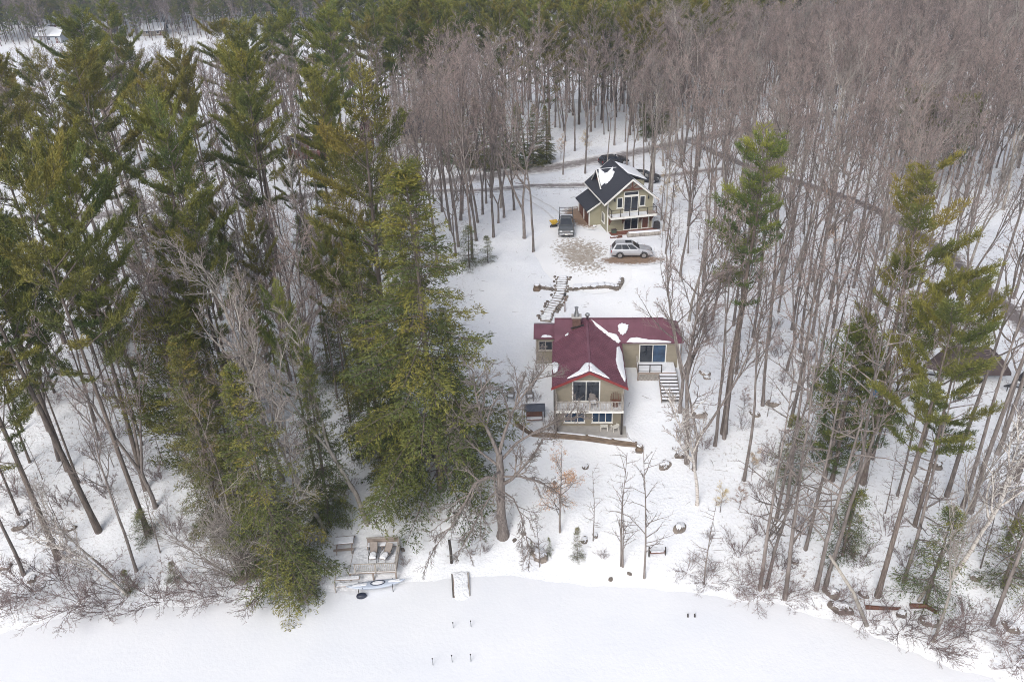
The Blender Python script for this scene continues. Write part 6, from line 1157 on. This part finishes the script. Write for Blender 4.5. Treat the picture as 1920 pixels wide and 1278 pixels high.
# shore shrubs
SS = 'bare drooping shrub leaning over the ice under the pines'
for px, py, h in ((60, 1120, 4.2), (150, 1135, 4.5), (235, 1120, 4.0), (300, 1130, 4.0), (370, 1110, 3.6), (420, 1120, 3.6), (485, 1115, 4.4), (20, 1150, 3.6), (585, 1108, 2.6), (110, 1090, 4.0), (200, 1150, 3.4)): plant('shore_shrub', GP(px, py - 8), h, SS, 'shore shrubs by the pines', rz=random.Random(px).uniform(-.5, .5), cat='shrub')
for px, py, h in ((1325, 1098, 2.6), (1425, 1118, 3.4), (1395, 1105, 3.0), (1470, 1130, 2.8), (1560, 1145, 3.0), (1630, 1165, 3.0), (1690, 1190, 3.6), (1745, 1215, 4.2), (1815, 1190, 3.2), (1880, 1200, 3.4), (1905, 1250, 3.5), (1290, 1078, 2.4)): plant('shore_shrub', GP(px, py - 8), h, 'bare drooping shrub leaning over the ice below the shore wood', 'shore shrubs by the wood', rz=random.Random(px).uniform(-.6, .6), cat='shrub')
for px, py, h in ((1385, 1040, 2.5), (1500, 1000, 2.5), (1610, 1060, 2.6), (1660, 1000, 2.6), (1780, 1010, 2.8), (1850, 940, 2.8), (1440, 870, 2.4), (1530, 860, 2.5), (1620, 700, 2.4), (1320, 840, 2.0), (1900, 980, 2.8), (1700, 1060, 2.6)): plant('shrub', GP(px, py), h, 'bare twiggy undergrowth bush in the shore wood', 'undergrowth of the shore wood', cat='shrub')
for px, py, h in ((60, 1000, 2.6), (200, 930, 2.6), (330, 1000, 2.8), (120, 950, 2.5), (30, 930, 2.6), (180, 860, 2.6), (300, 900, 2.4), (560, 860, 3), (640, 930, 2.6)): plant('shrub', GP(px, py), h, 'bare twiggy bush under the tall pines', 'undergrowth under the pines', cat='shrub')
plant('shrub', gz(3.6, 60.6), 1.5, 'dense red-brown shrub at the corner post of the balcony', cat='shrub', wide=0.9); plant('shrub', gz(2.3, 64.8), 0.9, 'little brown bush between the garden chairs and the house', cat='shrub'); plant('shrub', GP(800, 960), 1.6, 'thin bush behind the mooring post', cat='shrub'); 
for px, py in ((985, 1042), (880, 1040), (910, 1035), (1330, 1010), (760, 1058), (1010, 1050), (1130, 1045)): plant('shrub', GP(px, py), 1.0, 'low sparse twigs poking through snow on the open bank', 'twigs on the open bank', cat='shrub')

# ------------------------------------------------------------------ random woods, nearest ones as individuals
rg = random.Random(99)
def clear_zone(x, y):
    if -3.5 < x < 18.6 and y < 118: return not (x < 1.0 and 100 < y < 118)
    if -16 < x <= -3.5 and y < 56: return True
    if -7 < x <= -3.5 and 66 < y < 88: return True
    if 18.6 <= x < 26 and y < 70 and x < 16.5 + (y - 45) * 0.25: return True
    return False
def near_line(x, y, pts, d):
    for (ax, ay), (bx, by) in zip(pts[:-1], pts[1:]):
        l2 = (bx - ax) ** 2 + (by - ay) ** 2; t = max(0, min(1, ((x - ax) * (bx - ax) + (y - ay) * (by - ay)) / l2))
        if (x - ax - t * (bx - ax)) ** 2 + (y - ay - t * (by - ay)) ** 2 < d * d: return True
    return False
ROADS = [(ROAD, 4.4), (LANE, 2.0), (DRIVE, 3.0)]
def free(x, y, dmin):
    if 33 < x < 47 and 46 < y < 67 and x < 0.75 * y: return False
    if clear_zone(x, y): return False
    if 35 < x < 50 and 58 < y < 67: return False
    if any(near_line(x, y, p, d) for p, d in ROADS): return False
    if abs(x + 52) < 9 and abs(y - 178) < 8 and False: return False
    return all((x - a[0]) ** 2 + (y - a[1]) ** 2 > dmin * dmin for a in TREES)
def in_view(x, y, h):
    for z in (hg(x, y), hg(x, y) + h):
        dz = z - CAM_H; dep = y * math.cos(_P) - dz * math.sin(_P); up = y * math.sin(_P) + dz * math.cos(_P); a, b = x / dep, up / dep; px, py = 960 + _F * (a * math.cos(_RO) + b * math.sin(_RO)), 639 - _F * (b * math.cos(_RO) - a * math.sin(_RO))
        if -60 < px < 1980 and -40 < py < 1320: return True
    return False
def zone_label(x, y):
    if y < 71 and x > 0: return SW, SWG
    if y < 118 and x > 0: return 'bare grey hardwood between the dark roofed house and the dark curving drive', 'bare trees by the curving drive'
    if y < 130 and x <= 0: return 'bare hardwood mixed among the pines of the lakeside stand', 'bare trees in the pine stand'
    if y < 156: return 'bare hardwood standing along the road behind the dark roofed house', 'bare trees along the road'
    return 'bare hardwood in the wood across the road', 'bare trees across the road'
n_bare = sum(1 for t in TREES if t[2] in ('bare', 'pale', 'slim')); n_pine = 0
def scatter(n, x0, x1, y0, y1, dmin, fn, tries=12):
    k = 0
    for _ in range(n * tries):
        if k >= n: break
        x = rg.uniform(x0, x1); y = rg.uniform(y0, y1)
        if not in_view(x, y, 18) or not free(x, y, dmin): continue
        if hg(x, y) < 0.25: continue
        fn(x, y); k += 1
    return k
def put_bare(x, y):
    key = 'pale' if rg.random() < 0.12 else ('slim' if rg.random() < (0.6 if y < 124 else 0.4) else 'bare'); v = rg.randrange(len(KINDS[key])); h = rg.uniform(13, 20); w = near_what(x, y)
    plant(key, gz(x, y), h, 'bare ' + bare_look(key, v, h) + ' hardwood near ' + w, 'bare trees near ' + w, var=v, tilt=(rg.uniform(-3, 3), rg.uniform(-3, 3)), wide=rg.uniform(0.85, 1.1))
def put_sap(x, y): plant('sapling', gz(x, y), rg.uniform(4, 8), 'thin bare sapling in the understory' + (' of the shore wood' if x > 0 else ' of the pine stand'), 'understory saplings' + (' of the shore wood' if x > 0 else ' of the pine stand'))
def put_thin(x, y):
    w = near_what(x, y); plant('pine', gz(x, y), rg.uniform(15, 21), 'thin pine with a sparse crown near ' + w, 'thin pines near ' + w, wide=rg.uniform(0.5, 0.65), var=2)
def put_pine(x, y):
    h = below_gap(x, y, rg.uniform(21, 28)); v = rg.choice([1, 3, 3, 4, 0]); w = near_what(x, y); plant('pine', gz(x, y), h, pine_look(v, h) + ' white pine beyond ' + w, 'pines beyond ' + w, var=v, wide=rg.uniform(0.8, 1.0))
scatter(24, 21, 58, 46, 76, 2.6, put_bare); scatter(105, 19, 62, 72, 128, 2.2, put_bare); scatter(24, -13, 1, 88, 119, 2.2, put_bare); scatter(52, -60, -4, 50, 122, 2.4, put_bare)
scatter(50, 18, 55, 42, 95, 1.4, put_sap); scatter(18, -50, -15, 46, 66, 1.8, put_bare); scatter(10, -50, -15, 47, 64, 2.0, put_thin); scatter(14, -50, -12, 60, 90, 2.4, put_thin); scatter(14, -50, -16, 45, 60, 1.5, put_sap); scatter(70, -52, -6, 48, 105, 1.5, put_sap)
def put_und(x, y): plant(rg.choice(['hemlock_small', 'hemlock_small', 'pine_young']), gz(x, y), rg.uniform(5, 10), 'young evergreen growing under the tall pines', 'young evergreens under the pines', wide=rg.uniform(0.9, 1.4))
scatter(26, -52, -9, 48, 100, 1.8, put_und)
def put_bush(x, y): plant('shrub', gz(x, y), rg.uniform(1.6, 3), 'bare twiggy bush under the tall pines', 'undergrowth under the pines', cat='shrub')
scatter(60, -50, -14, 45, 90, 1.4, put_bush)
def put_bush2(x, y): plant('shrub', gz(x, y), rg.uniform(1.6, 3), 'bare twiggy undergrowth bush in the shore wood', 'undergrowth of the shore wood', cat='shrub')
scatter(30, 18, 50, 38, 75, 1.6, put_bush2)
# the pine belt beyond the road, and pines behind the stand
scatter(46, -28, 46, 146, 200, 3.6, put_pine); scatter(14, -75, -25, 126, 172, 5.0, put_pine); scatter(8, -110, -60, 108, 158, 6.0, put_pine)
for px, py, top in ((870, 316, 185), (895, 312, 180), (920, 320, 190), (945, 312, 180), (970, 318, 190), (1000, 312, 195), (840, 308, 200), (1025, 306, 200), (1215, 255, 150), (1240, 250, 160)): P('hemlock', px, py, top, 'dark young hemlock along the road edge', 'dark hemlocks along the road', var=1, wide=1.0)
scatter(60, -16, 60, 124, 160, 2.6, put_bare)
scatter(max(0, 300 - sum(1 for t in TREES if t[2] in ('bare', 'pale', 'slim'))), 20, 115, 124, 200, 3.2, put_bare)

# ------------------------------------------------------------------ the rest of the wood as one mass each
def wood_mass(name, label, key, pts):
    """points carry height and turn; the nodes set a whole tree on each point"""
    nv = len(KINDS[key]); src = []
    for i, (h0, (tm, cm)) in enumerate(KINDS[key]):
        pair = []
        for me in (tm, cm): o = bpy.data.objects.new(name + '_source', me); pair.append(o)
        src.append((h0, pair))
    me = bpy.data.meshes.new(name); me.from_pydata([p[:3] for p in pts], [], [])
    rnd = np.random.default_rng(3)
    for nm, vals in (('turn', rnd.uniform(0, 6.28, len(pts))), ('tall', np.array([p[3] for p in pts])), ('pick', np.array([i % nv for i in range(len(pts))], dtype=float))):
        a = me.attributes.new(nm, 'FLOAT', 'POINT'); a.data.foreach_set('value', vals.astype(np.float32))
    o = bpy.data.objects.new(name, me); link(o); tag(o, label, kind='stuff')
    ng = bpy.data.node_groups.new(name, 'GeometryNodeTree'); ng.interface.new_socket('Geometry', in_out='INPUT', socket_type='NodeSocketGeometry'); ng.interface.new_socket('Geometry', in_out='OUTPUT', socket_type='NodeSocketGeometry')
    N = ng.nodes; Lk = ng.links; gi = N.new('NodeGroupInput'); go = N.new('NodeGroupOutput'); jn = N.new('GeometryNodeJoinGeometry'); Lk.new(jn.outputs[0], go.inputs[0])
    def attr(nm): n = N.new('GeometryNodeInputNamedAttribute'); n.data_type = 'FLOAT'; n.inputs['Name'].default_value = nm; return n.outputs['Attribute']
    cx = N.new('ShaderNodeCombineXYZ'); Lk.new(attr('turn'), cx.inputs[2])
    for i, (h0, pair) in enumerate(src):
        cmp_ = N.new('FunctionNodeCompare'); cmp_.data_type = 'FLOAT'; cmp_.operation = 'EQUAL'; Lk.new(attr('pick'), cmp_.inputs[0]); cmp_.inputs[1].default_value = float(i); cmp_.inputs['Epsilon'].default_value = 0.1
        dv = N.new('ShaderNodeMath'); dv.operation = 'DIVIDE'; Lk.new(attr('tall'), dv.inputs[0]); dv.inputs[1].default_value = h0
        for so in pair:
            oi = N.new('GeometryNodeObjectInfo'); oi.inputs['Object'].default_value = so; oi.inputs['As Instance'].default_value = True
            ip = N.new('GeometryNodeInstanceOnPoints'); Lk.new(gi.outputs[0], ip.inputs['Points']); Lk.new(cmp_.outputs[0], ip.inputs['Selection']); Lk.new(oi.outputs['Geometry'], ip.inputs['Instance'])
            Lk.new(cx.outputs[0], ip.inputs['Rotation']); Lk.new(dv.outputs[0], ip.inputs['Scale']); Lk.new(ip.outputs[0], jn.inputs[0])
    md = o.modifiers.new('trees', 'NODES'); md.node_group = ng; return o
def mass_points(n, x0, x1, y0, y1, dmin, h0, h1, land=True, keep=None):
    cell = {}; out = []; tries = 0
    near = [(a[0], a[1]) for a in TREES]
    while len(out) < n and tries < n * 14:
        tries += 1; x = rg.uniform(x0, x1); y = rg.uniform(y0, y1)
        if keep and not keep(x, y): continue
        if not in_view(x, y, 20): continue
        k = (int(x // dmin), int(y // dmin))
        if any((k[0] + i, k[1] + j) in cell for i in (0,) for j in (0,)): continue
        z = height(x, y)
        if z < 0.3: continue
        if any(near_line(x, y, p, d) for p, d in ROADS) or clear_zone(x, y): continue
        if y < 215 and any((x - a) ** 2 + (y - b) ** 2 < 5 for a, b in near): continue
        cell[k] = 1; out.append((x, y, z - 0.2, rg.uniform(h0, h1)))
    return out
bp = mass_points(1150, 24, 330, 96, 330, 3.8, 14, 20, keep=lambda x, y: y > 100 + max(0, 56 - x) * 0.8 and y < 205 + 0.5 * max(0, x - 60))
bp += mass_points(230, -150, 40, 126, 198, 3.2, 13, 18)
KINDS['mixed'] = KINDS['bare'] + KINDS['slim'][:3] + KINDS['pale'][:2]
wood_mass('bare_wood', 'wide mass of bare pinkish-grey hardwoods behind the road', 'mixed', bp)
pp = mass_points(620, -60, 420, 200, 420, 4.6, 22, 29, keep=lambda x, y: y > 205 + 0.5 * max(0, x - 60))
fp = mass_points(2400, -330, 20, 362, 560, 4.2, 13, 21) + mass_points(300, 20, 420, 380, 620, 8.0, 14, 22); wood_mass('pine_wood', 'dark pine belt along the ridge behind the bare wood', 'pine', pp + fp[::2]); wood_mass('far_wood', 'far hardwoods on the hillside across the back lake', 'bare', fp[1::2])
# ------------------------------------------------------------------ sticks and dead stalks lying on the snow
rs = random.Random(17); stick = []
while len(stick) < 9000:
    x = rs.uniform(-55, 62); y = rs.uniform(36, 122); w = wood_at(x, y)
    if height(x, y) < 0.12 or rs.random() > 0.10 + 0.9 * w or (8 < x < 20 and 86 < y < 110) or (3 < x < 11 and 59 < y < 74): continue
    if not in_view(x, y, 1): continue
    z = hg(x, y); a = rs.random() * 6.28; up = rs.random() < 0.35; l = rs.uniform(0.15, 0.5) if up else rs.choice([rs.uniform(0.2, 0.6), rs.uniform(0.3, 1.4)]); r = rs.uniform(0.010, 0.022) * (0.7 if up else 1.0)
    if up: d = (0.25 * math.cos(a), 0.25 * math.sin(a), 1.0)
    else: d = (math.cos(a), math.sin(a), rs.uniform(-0.02, 0.18))
    m_ = (x + d[0] * l * .5 + rs.gauss(0, .04), y + d[1] * l * .5 + rs.gauss(0, .04), z + 0.02 + d[2] * l * .55); stick.append(([(x, y, z - 0.03), m_, (x + d[0] * l, y + d[1] * l, z + 0.02 + d[2] * l)], [r, r * 0.8, r * 0.3], 3))
V, F = tubes(stick); tag(inst('fallen_twigs', np_mesh('fallen_twigs', V, F, [M['shrub']])), 'fallen twigs and dead stalks strewn over the snow', kind='stuff')
# ------------------------------------------------------------------ air
HAZE = 0.0003
hz = MB().box(-1120, 1120, -70, 1300, -3.0, 190); hz = hz.build('haze', new_mat('winter_haze')[0]); tag(hz, 'thin pale winter haze in the air', kind='stuff')
nt = hz.data.materials[0].node_tree
for n in list(nt.nodes):
    if n.type == 'BSDF_PRINCIPLED': nt.nodes.remove(n)
pv = nt.nodes.new('ShaderNodeVolumePrincipled'); pv.inputs['Color'].default_value = (0.62, 0.72, 0.95, 1); pv.inputs['Density'].default_value = HAZE; pv.inputs['Anisotropy'].default_value = 0.0
nt.links.new(pv.outputs[0], [n for n in nt.nodes if n.type == 'OUTPUT_MATERIAL'][0].inputs['Volume'])
